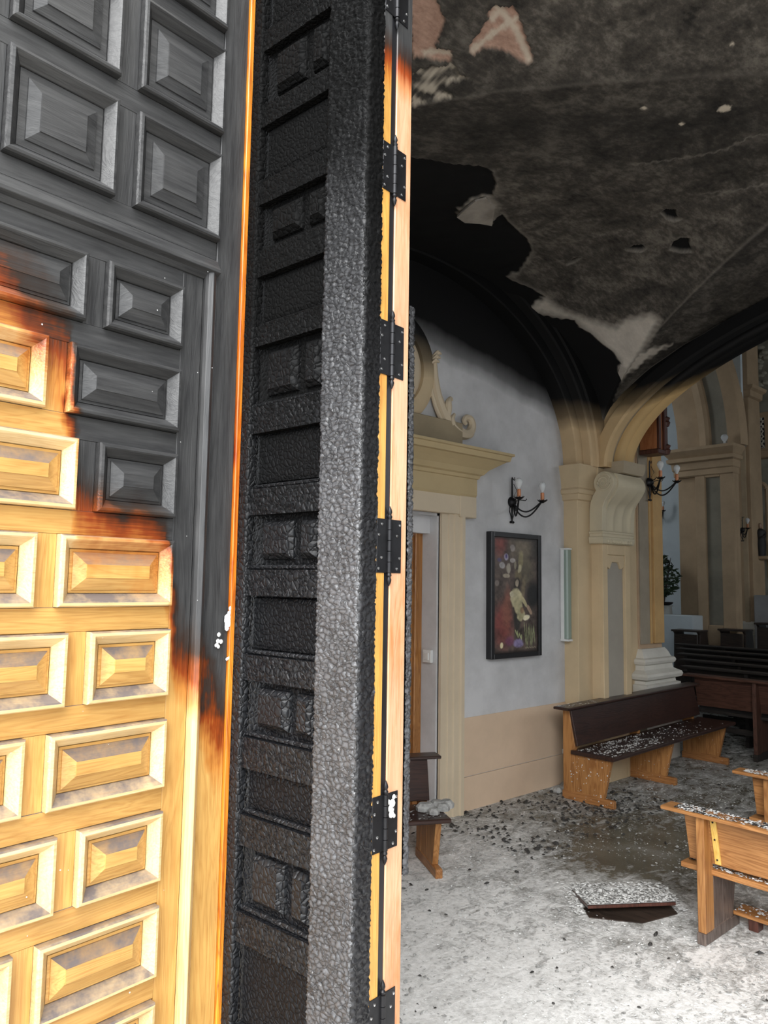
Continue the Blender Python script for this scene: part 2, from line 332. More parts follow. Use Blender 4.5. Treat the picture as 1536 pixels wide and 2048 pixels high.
# ------------------------------------------------------------ mesh helpers
class MB:
    def __init__(s): s.v = []; s.f = []
    def add(s, vs, fs):
        k = len(s.v); s.v += [tuple(map(float, p)) for p in vs]; s.f += [tuple(i+k for i in q) for q in fs]; return s
    def box(s, x0, x1, y0, y1, z0, z1):
        return s.add([(x0,y0,z0),(x1,y0,z0),(x1,y1,z0),(x0,y1,z0),(x0,y0,z1),(x1,y0,z1),(x1,y1,z1),(x0,y1,z1)],
                     [(0,3,2,1),(4,5,6,7),(0,1,5,4),(1,2,6,5),(2,3,7,6),(3,0,4,7)])
    def prism(s, pts, a, lo, hi):
        """polygon pts (2D) extruded along axis a ('x','y','z') from lo to hi"""
        n = len(pts)
        def P(p, t): return {'x': (t, p[0], p[1]), 'y': (p[0], t, p[1]), 'z': (p[0], p[1], t)}[a]
        vs = [P(p, lo) for p in pts]+[P(p, hi) for p in pts]
        fs = [tuple(range(n))[::-1], tuple(range(n, 2*n))]+[(i, (i+1) % n, n+(i+1) % n, n+i) for i in range(n)]
        return s.add(vs, fs)
    def lathe(s, prof, c=(0, 0, 0), seg=16, axis='z'):
        vs = []; m = len(prof)
        for i in range(seg):
            a = 2*PI*i/seg
            for r, h in prof:
                p = (r*math.cos(a), r*math.sin(a), h)
                if axis == 'y': p = (p[0], h, p[1])
                if axis == 'x': p = (h, p[0], p[1])
                vs.append((p[0]+c[0], p[1]+c[1], p[2]+c[2]))
        fs = []
        for i in range(seg):
            j = (i+1) % seg
            for k in range(m-1): fs.append((i*m+k, j*m+k, j*m+k+1, i*m+k+1))
        fs.append(tuple(i*m for i in range(seg))[::-1]); fs.append(tuple(i*m+m-1 for i in range(seg)))
        return s.add(vs, fs)
    def tube(s, pts, r, seg=8, bn=None):
        pts = [Vector(p) for p in pts]
        if bn is not None:          # Catmull-Rom smoothing of a flat curve
            rr_ = list(r); P_, R_ = [], []
            for i in range(len(pts)-1):
                a, b_, c, d = pts[max(i-1, 0)], pts[i], pts[i+1], pts[min(i+2, len(pts)-1)]
                for q in range(4):
                    t = q/4; P_.append(.5*((2*b_)+(c-a)*t+(2*a-5*b_+4*c-d)*t*t+(3*b_-a-3*c+d)*t**3)); R_.append(rr_[i]*(1-t)+rr_[i+1]*t)
            pts = P_+[pts[-1]]; r = R_+[rr_[-1]]
        n = len(pts); vs = []
        up = Vector((0.03, .05, 1))
        for i, p in enumerate(pts):
            t = (pts[min(i+1, n-1)]-pts[max(i-1, 0)]).normalized()
            if bn is not None: u = Vector(bn)
            elif abs(t.dot(up.normalized())) > .97: u = t.cross(Vector((1, 0, 0))).normalized()
            else: u = t.cross(up).normalized()
            w = t.cross(u); rr = r[i] if isinstance(r, (list, tuple)) else r
            for k in range(seg):
                a = 2*PI*k/seg; q = p+u*(rr*math.cos(a))+w*(rr*math.sin(a)); vs.append(tuple(q))
        fs = [(i*seg+k, i*seg+(k+1) % seg, (i+1)*seg+(k+1) % seg, (i+1)*seg+k) for i in range(n-1) for k in range(seg)]
        fs.append(tuple(range(seg))[::-1]); fs.append(tuple((n-1)*seg+k for k in range(seg)))
        return s.add(vs, fs)
    def loft(s, rings, closed=True, caps=True):
        """rings: list of equal-length point loops"""
        m = len(rings[0]); vs = [p for r in rings for p in r]; fs = []
        for i in range(len(rings)-1):
            for k in range(m if closed else m-1):
                fs.append((i*m+k, i*m+(k+1) % m, (i+1)*m+(k+1) % m, (i+1)*m+k))
        if caps: fs.append(tuple(range(m))[::-1]); fs.append(tuple((len(rings)-1)*m+k for k in range(m)))
        return s.add(vs, fs)
    def grid(s, fn, nu, nv):
        vs = [fn(i/(nu-1), j/(nv-1)) for i in range(nu) for j in range(nv)]
        fs = [(i*nv+j, (i+1)*nv+j, (i+1)*nv+j+1, i*nv+j+1) for i in range(nu-1) for j in range(nv-1)]
        return s.add(vs, fs)
    def mesh(s, name, m, bev=0, smooth=False):
        me = bpy.data.meshes.new(name); me.from_pydata(s.v, [], s.f)
        bm = bmesh.new(); bm.from_mesh(me)
        bmesh.ops.recalc_face_normals(bm, faces=bm.faces)
        if bev:
            es = [e for e in bm.edges if len(e.link_faces) == 2 and e.calc_face_angle(0) > .6]
            bmesh.ops.bevel(bm, geom=es, offset=bev, segments=1, affect='EDGES', clamp_overlap=True)
        bm.to_mesh(me); bm.free()
        if smooth:
            for p in me.polygons: p.use_smooth = True
            try: me.set_sharp_from_angle(angle=math.radians(35))
            except Exception: pass
        me.materials.append(m); return me
    def build(s, name, m, parent=None, bev=0, smooth=False, label=None):
        o = bpy.data.objects.new(name, s.mesh(name, m, bev, smooth)); COL.objects.link(o)
        if parent is not None: o.parent = parent
        if label: o['label'] = label
        return o
def link_mesh(name, me, parent=None, loc=(0, 0, 0), rot=(0, 0, 0), label=None):
    o = bpy.data.objects.new(name, me); COL.objects.link(o); o.parent = parent; o.location = loc; o.rotation_euler = rot
    if label: o['label'] = label
    return o
def tag(o, label=None, cat=None, group=None, kind=None):
    if label: o['label'] = label
    if cat: o['category'] = cat
    if group: o['group'] = group
    if kind: o['kind'] = kind
    return o
def thing(name, label, cat, loc=(0, 0, 0), rz=0, group=None):
    o = bpy.data.objects.new(name, None); COL.objects.link(o); o.location = loc; o.rotation_euler = (0, 0, rz)
    return tag(o, label, cat, group)
def struct(name, mb, m, parent=None, bev=0, smooth=False, label=None):
    o = mb.build(name, m, parent, bev, smooth)
    if parent is None: o['kind'] = 'structure'
    if label: o['label'] = label
    return o
def copy_tree(o, parent=None):
    c = o.copy(); COL.objects.link(c); c.parent = parent
    for ch in o.children: copy_tree(ch, c)
    return c

# ============================================================ THE BUILDING
# floor: gently uneven under its ash
def floor_fn(x, y): return 0.006*math.sin(3.1*x+1.7*y)+0.005*math.sin(7.3*y-4.1*x)
fl = MB(); nx, ny = 150, 130
fl.grid(lambda u, v: (1.3+u*15.2, -8+v*17.8, 0.0), nx, ny)
struct('floor', fl, M['floor'], smooth=True)
struct('trim_1', MB().box(-6, 1.3, -8, 8, -.25, -.012), M['outside'], label='paved ground outside the entrance')

# facade wall with the portal opening
wf = MB(); wf.box(1.30, 1.62, 1.84, 8, -.2, 6.6); wf.box(1.30, 1.62, -8, -1.84, -.2, 6.6); wf.box(1.30, 1.62, -1.84, 1.84, 4.1, 6.6)
struct('wall_front', wf, M['outside'])
# wall on the left (with the small door opening), then the transept
D0, D1, DT = 3.14, 4.33, 2.36         # opening of the little door in the wall
WY = 4.12
wl = MB(); wl.box(1.62, D0, WY, WY+.5, 0, 6.6); wl.box(D1, 7.30, WY, WY+.5, 0, 6.6); wl.box(D0, D1, WY, WY+.5, DT, 6.6)
struct('wall_left', wl, M['wall'])
struct('wall_transept', MB().box(7.0, 7.3, WY+.5, 9.8, 0, 9.6), M['farblue'])
struct('wall_transept_side', MB().box(7.0, 16.6, 9.6, 9.9, 0, 9.6), M['farblue'])
struct('wall_back', MB().box(15.4, 15.7, -5, 9.6, 0, 9.6), M['farblue'])
wr = MB(); wr.box(1.62, 8.2, -4.9, -4.6, 0, 6.6); wr.box(8.2, 10.6, -4.9, -4.6, 0, 3.0); wr.box(8.2, 10.6, -4.9, -4.6, 5.2, 6.6)
wr.box(10.6, 11.3, -4.9, -4.6, 0, 6.6); wr.box(11.3, 13.5, -4.9, -4.6, 0, 3.0); wr.box(11.3, 13.5, -4.9, -4.6, 5.2, 6.6); wr.box(13.5, 15.6, -4.9, -4.6, 0, 6.6); wr.box(7.4, 15.6, -4.9, -4.6, 6.6, 9.6)
struct('wall_right', wr, M['wall'])
for i, (a, b_) in enumerate(((8.2, 10.6), (11.3, 13.5))):  # unseen windows, added to hold the interior fill lamps
    w = thing('window_%d' % (i+1), None, None, (0, 0, 0)); w['kind'] = 'structure'
    f = MB(); f.box(a, a+.08, -4.86, -4.76, 3, 5.2); f.box(b_-.08, b_, -4.86, -4.76, 3, 5.2); f.box(a, b_, -4.86, -4.76, 3, 3.08); f.box(a, b_, -4.86, -4.76, 5.12, 5.2)
    f.build('window_frame', M['pew_dark'], w); MB().box(a+.08, b_-.08, -4.83, -4.81, 3.08, 5.12).build('pane', M['glass'], w)
w3 = thing('window_3', None, None, (0, 0, 0)); w3['kind'] = 'structure'  # unseen frame added on the solid wall to dress the transept fill lamp
f = MB(); f.box(10.1, 10.2, 9.5, 9.6, 3.4, 5.8); f.box(12.2, 12.3, 9.5, 9.6, 3.4, 5.8); f.box(10.1, 12.3, 9.5, 9.6, 3.4, 3.5); f.box(10.1, 12.3, 9.5, 9.6, 5.7, 5.8)
f.build('window_frame', M['pew_dark'], w3); MB().box(10.2, 12.2, 9.56, 9.58, 3.5, 5.7).build('pane', M['glass'], w3)
ce = MB().box(1.3, 7.6, -8, 8.2, 6.6, 6.8); ce.box(7.4, 16.6, -8, 9.9, 9.6, 9.8); ce.box(7.2, 7.4, -8, 9.9, 6.6, 9.8)
struct('ceiling', ce, M['dark'])

# low groin vault over the entrance bay, under the choir loft
XC, X1V, BV, ZS, RV = 4.07, 6.34, 3.91, 3.20, 1.20
def vault_z(X, Y):
    zb = ZS+RV*np.sqrt(np.clip(1-(Y/BV)**2, 0, 1))
    za_b = ZS+RV*np.sqrt(np.clip(1-((X-XC)/(X1V-XC))**2, 0, 1))
    za_f = np.interp(X, [1.3, 1.62, 2.02, 2.416, 2.71, 3.08, 3.45, 3.72, 4.07], [3.55, 3.80, 3.99, 4.125, 4.193, 4.254, 4.302, 4.329, 4.357])
    za = np.where(X < XC, za_f, np.minimum(za_b, 4.357))
    return np.maximum(za, zb), za, zb
def project(P):
    d = P-CC; w = d@CF; return 768+FPX*(d@CR)/w, 1024-FPX*(d@CU)/w
def inside(px, py, poly):
    r = np.zeros(px.shape, bool); n = len(poly)
    for i in range(n):
        x0, y0 = poly[i]; x1, y1 = poly[(i+1) % n]
        c = (y0 > py) != (y1 > py)
        xi = (x1-x0)*(py-y0)/((y1-y0) if y1 != y0 else 1e-9)+x0
        r ^= c & (px < xi)
    return r
def dist(px, py, poly, closed=True):
    best = np.full(px.shape, 1e9); n = len(poly)
    for i in range(n if closed else n-1):
        x0, y0 = poly[i]; x1, y1 = poly[(i+1) % n]; dx, dy = x1-x0, y1-y0
        t = np.clip(((px-x0)*dx+(py-y0)*dy)/(dx*dx+dy*dy+1e-9), 0, 1)
        best = np.minimum(best, np.hypot(px-x0-t*dx, py-y0-t*dy))
    return best
def soft(px, py, poly, w):
    i = inside(px, py, poly); d = dist(px, py, poly); return np.clip(.5+np.where(i, d, -d)/(2*w), 0, 1)
JAG = [(985, 345), (992, 372), (984, 394), (975, 392), (950, 395), (932, 408), (915, 420), (912, 430), (935, 437), (960, 440), (982, 450), (990, 437), (1005, 430), (1015, 445), (1028, 455), (1040, 468),
       (1055, 480), (1063, 503), (1056, 516), (1050, 525), (1035, 545), (1012, 555), (1020, 561), (1035, 567), (1060, 578), (1088, 593), (1075, 603), (1062, 615), (1068, 625), (1085, 633),
       (1120, 640), (1150, 642), (1155, 655), (1180, 668), (1205, 690), (1225, 705), (1240, 727), (1233, 737), (1238, 748), (1243, 758)]
BLACK = [(600, 290), (830, 318), (900, 328), (965, 335)]+JAG+[(1230, 800), (1190, 930), (1000, 1300), (500, 1300)]
CREAM = [(1243, 757), (1236, 735), (1242, 727), (1225, 705), (1180, 665), (1150, 638), (1066, 622), (1064, 606), (1092, 597), (1125, 622), (1165, 636), (1230, 655), (1252, 640), (1300, 628), (1318, 640), (1300, 672), (1279, 709)]
CREAM2 = [(1279, 709), (1300, 697), (1346, 687), (1300, 714), (1250, 752), (1243, 757)]
CREAM3 = [(912, 430), (915, 420), (950, 395), (975, 392), (1000, 410), (985, 437), (960, 440)]
BR1 = [(820, -60), (850, -60), (858, -30), (872, 0), (890, 45), (880, 72), (868, 98), (904, 104), (900, 124), (866, 121), (850, 112), (826, 118)]
BR2 = [(937, 95), (945, 80), (962, 66), (970, 50), (982, 40), (974, 28), (992, 14), (1010, 18), (1025, 15), (1035, 30), (1045, 55), (1052, 80), (1062, 104), (1064, 117), (1055, 130), (1040, 120), (1020, 108), (990, 98), (968, 97), (945, 110)]
BR3 = [(826, 150), (845, 140), (862, 132), (880, 140), (905, 128), (918, 150), (935, 156), (900, 166), (886, 182), (904, 190), (900, 198), (860, 204), (826, 216)]
CHIPS = [[(1280, 217), (1288, 213), (1296, 217), (1288, 221)], [(1434, 222), (1440, 214), (1450, 210), (1462, 212), (1460, 220), (1446, 224)], [(1356, 248), (1364, 244), (1370, 248), (1362, 252)], [(1458, 90), (1466, 84), (1468, 92)]]
HOLES = [[(1322, 426), (1332, 420), (1352, 421), (1352, 432), (1362, 438), (1350, 442), (1334, 438)], [(1340, 500), (1348, 484), (1362, 478), (1380, 478), (1378, 490), (1384, 504), (1360, 505)],
         [(1253, 500), (1268, 492), (1284, 491), (1292, 498), (1282, 504), (1264, 503)], [(1134, 530), (1148, 518), (1162, 515), (1150, 524)]]
CRACKS = [[(1265, 330), (1340, 320), (1400, 310), (1445, 300), (1490, 280), (1500, 273), (1545, 268)], [(1400, 388), (1460, 382), (1545, 366)], [(830, 318), (900, 328), (965, 335)]]
def vault_mesh(X, Y, name):
    G0, G1 = np.meshgrid(X, Y, indexing='ij'); z, za, zb = vault_z(G0, G1)
    P = np.stack([G0, G1, z], -1).reshape(-1, 3)
    px, py = project(P); infr = (px > 700) & (px < 1700) & (py > -200) & (py < 1300)
    jn = 3*np.sin(px*.31+py*.17)+2.2*np.sin(py*.53-px*.11)
    qx, qy = px+jn*.5, py+jn*.4
    blk = soft(qx, qy, BLACK, 1.6)
    # below the smoke line of the corner the plaster is still pale
    keep = np.clip((P[:, 2]-3.28)/.22, 0, 1)
    cream = np.maximum(soft(qx, qy, CREAM, 9), np.maximum(soft(qx, qy, CREAM2, 3), .45*soft(qx, qy, CREAM3, 6)))
    cream = np.maximum(cream, 1-keep)
    blk = blk*keep
    brk = np.zeros(len(P)); mort = np.zeros(len(P))
    for B in (BR1, BR2): brk = np.maximum(brk, soft(qx, qy, B, 1.5))
    for ln, wd in (([(938, 108), (985, 72), (1035, 40)], 6), ([(992, 16), (1030, 60), (1060, 126)], 7), ([(1004, 20), (985, 42)], 8), ([(850, 108), (880, 106), (905, 112)], 6)):
        mort = np.maximum(mort, brk*np.clip(1.4-dist(qx, qy, ln, False)/wd, 0, 1)*.8)
    b3 = soft(qx, qy, BR3, 1.5); mot = np.clip(.45+.55*np.sin(px*.11+2.1*np.sin(py*.083))+.5*np.sin(py*.19+1.7*np.sin(px*.071+1))+.25*np.sin(px*.43+py*.37), 0, 1)
    mort = np.maximum(mort, b3*mot*.75)
    for c in CHIPS: mort = np.maximum(mort, soft(px, py, c, 1.0))
    holes = np.zeros(len(P)); hedge = np.zeros(len(P))
    for h in HOLES:
        holes = np.maximum(holes, soft(px, py, h, 1.0)); hedge = np.maximum(hedge, np.clip(1-dist(px, py, h)/3.5, 0, 1))
    edge = np.clip(1-dist(qx, qy, JAG, False)/10, 0, 1)*.8  # highlight of the broken edge, put in as a lighter rim of colour
    for c in CRACKS[:2]: edge = np.maximum(edge, np.clip(1-dist(qx, qy, c, False)/2.6, 0, 1)*.7)
    edge = np.maximum(edge, .5*np.clip(1-dist(qx, qy, CRACKS[2], False)/4, 0, 1))
    edge = np.maximum(edge, .8*np.clip((P[:, 0]-6.322)/.01, 0, 1)*(P[:, 2] > 3.7))
    edge = np.maximum(edge, hedge*.9)
    seam = np.abs(za-zb).reshape(-1); edge = np.maximum(edge, np.where((P[:, 0] > XC) & (P[:, 2] < 4.3), .5*np.clip(1-seam/.010, 0, 1), .28*np.clip(1-seam/.006, 0, 1)))
    # darker in a band between the two ribs, to the left and on the far web
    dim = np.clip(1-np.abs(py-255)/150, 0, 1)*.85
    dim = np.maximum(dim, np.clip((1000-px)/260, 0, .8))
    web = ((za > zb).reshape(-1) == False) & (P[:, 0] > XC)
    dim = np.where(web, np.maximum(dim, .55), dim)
    for a_ in (blk, cream, brk, edge, mort, dim): a_[~infr & (a_ is not blk)] *= 1
    # plaster skin stands 14 mm proud of the lost patches
    off = np.where(infr, .014*blk+.012*brk+.012*b3+.03*holes, 0)
    off += .003*np.sin(P[:, 0]*23)*np.sin(P[:, 1]*19)
    P[:, 2] += off
    n0, n1 = len(X), len(Y)
    idx = np.arange(n0*n1).reshape(n0, n1)
    F = np.stack([idx[:-1, :-1], idx[:-1, 1:], idx[1:, 1:], idx[1:, :-1]], -1).reshape(-1, 4)
    me = bpy.data.meshes.new(name); me.vertices.add(len(P)); me.vertices.foreach_set('co', P.ravel())
    me.loops.add(F.size); me.loops.foreach_set('vertex_index', F.ravel().astype(np.int32))
    me.polygons.add(len(F)); me.polygons.foreach_set('loop_start', np.arange(0, F.size, 4, dtype=np.int32))
    me.polygons.foreach_set('use_smooth', np.ones(len(F), bool)); me.update(calc_edges=True); me.validate()
    blk = np.maximum(blk, holes)
    for nm, arr in (('blk', blk), ('cream', cream), ('brk', brk), ('edge', edge), ('mort', mort), ('dim', dim)):
        a_ = me.attributes.new(nm, 'FLOAT', 'POINT'); a_.data.foreach_set('value', np.ascontiguousarray(arr, dtype=np.float32))
    me.materials.append(M['vault'])
    return me
vx = np.concatenate([np.arange(1.60, 6.0, .0105), np.linspace(6.0, X1V, 60)])
vy = np.concatenate([np.arange(.55, 3.6, .0095), np.linspace(3.6, BV-.002, 50), np.linspace(BV, WY+.02, 4)])
vo_ = bpy.data.objects.new('ceiling_vault', vault_mesh(vx, vy, 'ceiling_vault')); COL.objects.link(vo_); tag(vo_, 'smoke-blackened groin vault with peeling plaster', kind='structure')
vo2 = bpy.data.objects.new('vault_far_half', vault_mesh(np.linspace(1.60, X1V, 60), np.linspace(-4.62, .55, 60), 'vault_far_half')); COL.objects.link(vo2); vo2.parent = vo_
# curled scraps of plaster hanging at the broken edge
def scrap(pxs, zc, name='plaster_scrap'):
    pts = []
    for (x, y) in pxs:
        r = ray(x, y); lo, hi = .0003, .01
        for _ in range(40):
            mid_ = (lo+hi)/2; p = CC+r*mid_
            if p[2] > vault_z(np.array(p[0]), np.array(p[1]))[0]: hi = mid_
            else: lo = mid_
        pts.append(CC+r*lo)
    c = sum(pts)/len(pts); 
    n = len(pts); vs = []
    for k, p in enumerate(pts): vs.append(p+np.array((0, 0, -.010-.03*zc[k])))
    for k, p in enumerate(pts): vs.append(p+np.array((0, 0, .004-.03*zc[k])))
    m_ = MB(); m_.add(vs, [tuple(range(n)), tuple(range(n, 2*n))[::-1]]+[(i, (i+1) % n, n+(i+1) % n, n+i) for i in range(n)])
    o = m_.build(name, M['creampale_scrap'], vo_, label='pale curled flake of plaster'); return o
M['creampale_scrap'] = plain('bare_plaster', (.30, .27, .235), .9, .25, 9)
scrap([(914, 424), (932, 409), (950, 397), (972, 393), (990, 412), (984, 448), (960, 441), (930, 436)], [1, .7, .4, .2, 0, .2, .5, .9])
scrap([(1243, 757), (1236, 740), (1241, 727), (1252, 735)], [.4, .6, .3, .1])

# profile swept round an elliptical arch
def arch(prof, c, z0, a, R, plane, t0=0.0, t1=PI, seg=64):
    """prof: closed list of (radial offset, depth coordinate); plane 'X': arch lies across X=const; 'Y': across Y=const"""
    rings = []
    for i in range(seg+1):
        t = t0+(t1-t0)*i/seg; ring = []
        for r, d in prof:
            h = c+(a+r)*math.cos(t); z = z0+(R+r)*math.sin(t)
            ring.append((d, h, z) if plane == 'X' else (h, d, z))
        rings.append(ring)
    return MB().loft(rings)
AF = [(.42, 6.34), (.155, 6.34), (.145, 6.335), (.14, 6.265), (.02, 6.255), (.0, 6.275), (.0, 6.37), (.42, 6.37)]
AS = [(.42, 6.36), (.06, 6.36), (.06, 6.50), (.42, 6.50)]
AG = [(.42, 6.49), (.045, 6.49), (.02, 6.495), (.0, 6.51), (-.012, 6.53), (-.012, 6.56), (.004, 6.57), (.004, 6.585), (-.012, 6.60), (-.028, 6.63), (-.028, 6.70), (-.01, 6.71), (.0, 6.75), (.42, 6.75)]
M['soffit'] = sooty('grey_tan_soffit', (.43, .36, .26), 2.36, .15, .7, -.8, dirt=.15)
M['gold'] = sooty('gold_ochre_order', (.60, .41, .19), 2.25, .11, .6, -.8, dirt=.15)
tr2 = struct('trim_2', arch(AF, 0, 2.93, 3.80, 1.38, 'X', seg=96), M['ochre'], smooth=True, label='moulded transverse arch, ochre below and burnt black above')
arch(AS, 0, 2.93, 3.80, 1.38, 'X', seg=96).build('soffit_band', M['soffit'], tr2, smooth=True)
arch(AG, 0, 2.93, 3.80, 1.38, 'X', seg=96).build('inner_moulding', M['gold'], tr2, smooth=True)
RIBP = [(.40, 4.20), (.0, 4.20), (.0, 3.98), (.012, 3.97), (.11, 3.97), (.118, 3.95), (.125, 3.90), (.14, 3.885), (.20, 3.88), (.21, 3.86), (.40, 3.86)]
struct('trim_3', arch(RIBP, XC, 2.93, 1.965, 1.42, 'Y', seg=64), M['rib'], smooth=True, label='moulded wall arch')

# piers -------------------------------------------------------------
def ledge(mb, x0, x1, yf, yb, profile):
    """stack of mouldings round a pier standing against +Y: profile = [(z, projection)...]"""
    rings = [[(x0-p, yf-p, z), (x1+p, yf-p, z), (x1+p, yb, z), (x0-p, yb, z)] for z, p in profile]
    return mb.loft(rings)
p1 = struct('trim_4', MB().box(6.036, 6.40, 3.968, WY+.02, 0, 2.93), M['cream'], bev=.004, label='corner pilaster')
cp = MB(); ledge(cp, 6.036, 6.262, 3.968, WY, [(2.60, .0), (2.61, .022), (2.66, .03), (2.665, .045), (2.70, .05), (2.72, .035), (2.80, .045), (2.92, .075), (2.935, .075), (2.94, .0)])
cp.build('capital', M['cream'], p1)
pr_ = MB(); pr_.box(6.262, 6.752, 3.885, WY+.02, 0, 3.05)
pier = struct('trim_5', pr_, M['cream'], bev=.003, label='pier that carries the scroll corbel')
fr = MB(); fr.box(6.262, 6.345, 3.845, 3.89, 0, 2.23); fr.box(6.66, 6.752, 3.845, 3.89, 0, 2.23); fr.box(6.345, 6.66, 3.845, 3.89, 2.10, 2.23); fr.box(6.345, 6.66, 3.845, 3.89, 0, .72)
fr.build('panel_surround', M['cream'], pier, bev=.004)
MB().box(6.345, 6.66, 3.876, 3.884, .72, 2.10).build('sunk_panel', M['greyinset'], pier)
# arched head of the sunk panel
MB().prism([(6.345, 2.10), (6.345, 1.99), (6.40, 1.965), (6.44, 2.03), (6.56, 2.03), (6.60, 1.965), (6.66, 1.99), (6.66, 2.10)], 'y', 3.855, 3.886).build('panel_head', M['cream'], pier, bev=.004)
# impost above the corbel
im = MB(); ledge(im, 6.39, 6.735, 3.70, WY, [(2.87, .0), (2.875, .012), (2.90, .02), (2.94, .03), (2.985, .03), (2.99, .0)])
im.build('impost', M['soffit'], pier)
# scroll corbel: side outline (Y, z) extruded along X, volutes on both flanks
def corbel():
    root = MB()
    def yfront(z):   # S-curve of the fluted front
        t = (z-2.26)/(2.86-2.26)
        return np.interp(t, [0, .18, .36, .52, .66, .78, .9, 1.0], [3.838, 3.838, 3.832, 3.80, 3.735, 3.69, 3.688, 3.72])
    zs = np.linspace(2.27, 2.86, 22)
    NX = 29; x0, x1 = 6.285, 6.755
    rings = []
    for z in zs:
        ring = []; yf = yfront(z)
        for i in range(NX):
            u = i/(NX-1); x = x0+u*(x1-x0)
            fl_ = .020*abs(math.sin(u*PI*3))**.6*(1-max(0, min(1, (z-2.55)/.2))) if .04 < u < .96 else 0
            bul = .030*math.sin(max(0, min(1, (z-2.55)/.3))*PI)*math.sin(u*PI)
            ring.append((x, yf-.004+fl_-bul, z))
        ring.append((x1, 3.95, z)); ring.append((x0, 3.95, z)); rings.append(ring)
    root.loft(rings)
    return root
co = corbel().build('scroll_corbel', M['creampale'], pier, smooth=True, label='cream plaster scroll corbel')
def flank(x0, x1):
    # outline: round volute head, concave waist, straight foot
    head = [(3.805+.108*math.cos(t), 2.772+.108*math.sin(t)) for t in np.radians(np.linspace(-38, 215, 24))]
    poly = [(3.962, 2.27), (3.962, 2.52), (3.950, 2.60), (3.925, 2.655)]+head+[(3.735, 2.68), (3.765, 2.64), (3.795, 2.60), (3.815, 2.55), (3.822, 2.48), (3.826, 2.38), (3.828, 2.27)]
    return MB().prism(poly, 'x', x0, x1)
flank(6.225, 6.30).build('volute_flank', M['creampale'], pier, bev=.004)
flank(6.74, 6.81).build('volute_flank', M['creampale'], pier, bev=.004)
sp = []
for k in range(60):
    a = k/59*4.6*PI; r = .086*(1-k/66); sp.append((6.219, 3.805+r*math.cos(a+1.2), 2.772+r*math.sin(a+1.2)))
MB().tube(sp, .010, 8).build('spiral', M['creampale'], pier, smooth=True)
bs = MB()
rings = [[(6.22-p, 3.82-p, z), (6.77+p, 3.82-p, z), (6.77+p, 3.96, z), (6.22-p, 3.96, z)] for z, p in [(2.20, 0), (2.21, .006), (2.24, .012), (2.262, .012), (2.268, .0), (2.29, .0), (2.30, .010), (2.315, .010), (2.32, 0)]]
bs.loft(rings).build('corbel_moulding', M['creampale'], pier)
for k in range(9):
    MB().lathe([(.0, 0), (.016, .004), (.020, .016), (.012, .034), (0, .04)], (6.30+k*.052, 3.812, 2.205), 8).build('gadroon', M['creampale'], pier, smooth=True)

# second pier, behind the arch
YP2, XA, XB = 4.06, 7.34, 7.83
q = MB().box(XA, XB, YP2+.03, WY+.9, 0, 6.6)
pier2 = struct('trim_6', q, sooty('pier_tan', (.50, .36, .24), 6.3, .3, .7), bev=.004, label='second pier on a white moulded base')
f2 = MB(); f2.box(XA+.215, XA+.245, YP2+.005, YP2+.035, 1.2, 6.6); f2.box(XB-.20, XB, YP2, YP2+.035, 1.2, 6.6)
MB().box(XA+.02, XA+.24, YP2+.018, YP2+.034, 1.2, 6.6).build('grey_panel', sooty('pier_grey', (.36, .31, .24), 6.3, .3, .7), pier2)
struct('trim_11', MB().box(6.75, 7.345, 4.105, 4.13, 0, 6.5), M['cream'], label='cream strip of wall between the piers')
f2.build('pier_strip', sooty('pier_gold', (.58, .37, .16), 6.3, .3, .6), pier2, bev=.003)
b2 = MB(); ledge(b2, XA, XB, YP2, WY+.9, [(0, .10), (.70, .10), (.72, .115), (.79, .115), (.80, .08), (.83, .075), (.85, .125), (.88, .135), (.905, .125), (.925, .085), (.94, .06), (.985, .055), (1.0, .075), (1.025, .085), (1.05, .075), (1.06, .045), (1.10, .03), (1.12, .02), (1.15, 0)])
b2.build('pier_base', M['whitestone'], pier2, smooth=False)

# dado of the left wall, with its step line and skirting
da = MB(); da.box(4.575, 6.034, WY-.012, WY+.01, 0, .262); da.box(4.575, 6.034, WY-.007, WY+.01, .268, .727)
struct('baseboard_left', da, M['dado'])
# white conduit and its box at the wall corner
pp = MB().tube([(5.985, WY-.035, z) for z in (0.02, .1, .2, .30)], .016, 10)
pp.box(5.965, 6.005, WY-.06, WY-.012, .27, .31)
tag(pp.build('conduit', M['white_plastic'], None, smooth=True), 'short white conduit rising at the foot of the corner pilaster', 'pipe')

# the small door in the left wall, its surround, cornice and stucco ------------------
d1 = thing('door_1', None, None, (0, 0, 0)); d1['kind'] = 'structure'
su = M['creampale2'] = sooty('door_surround_cream', (.62, .52, .38), 4.1, .3, .6, dirt=.12)
for x0, x1, nm in ((4.33, 4.575, 'jamb'), (2.895, 3.14, 'jamb')):
    j = MB(); s_ = 1 if x0 > 4 else -1
    xi, xo = (x0, x1) if s_ > 0 else (x1, x0)
    prof = [(xi, WY+.02), (xi, WY-.026), (xi+s_*.07, WY-.026), (xi+s_*.075, WY-.038), (xi+s_*.125, WY-.038), (xi+s_*.131, WY-.05), (xi+s_*.19, WY-.05), (xi+s_*.198, WY-.067), (xi+s_*.232, WY-.067), (xo, WY-.05), (xo, WY+.02)]
    j.prism(prof, 'z', 0, 2.50).build(nm, su, d1)
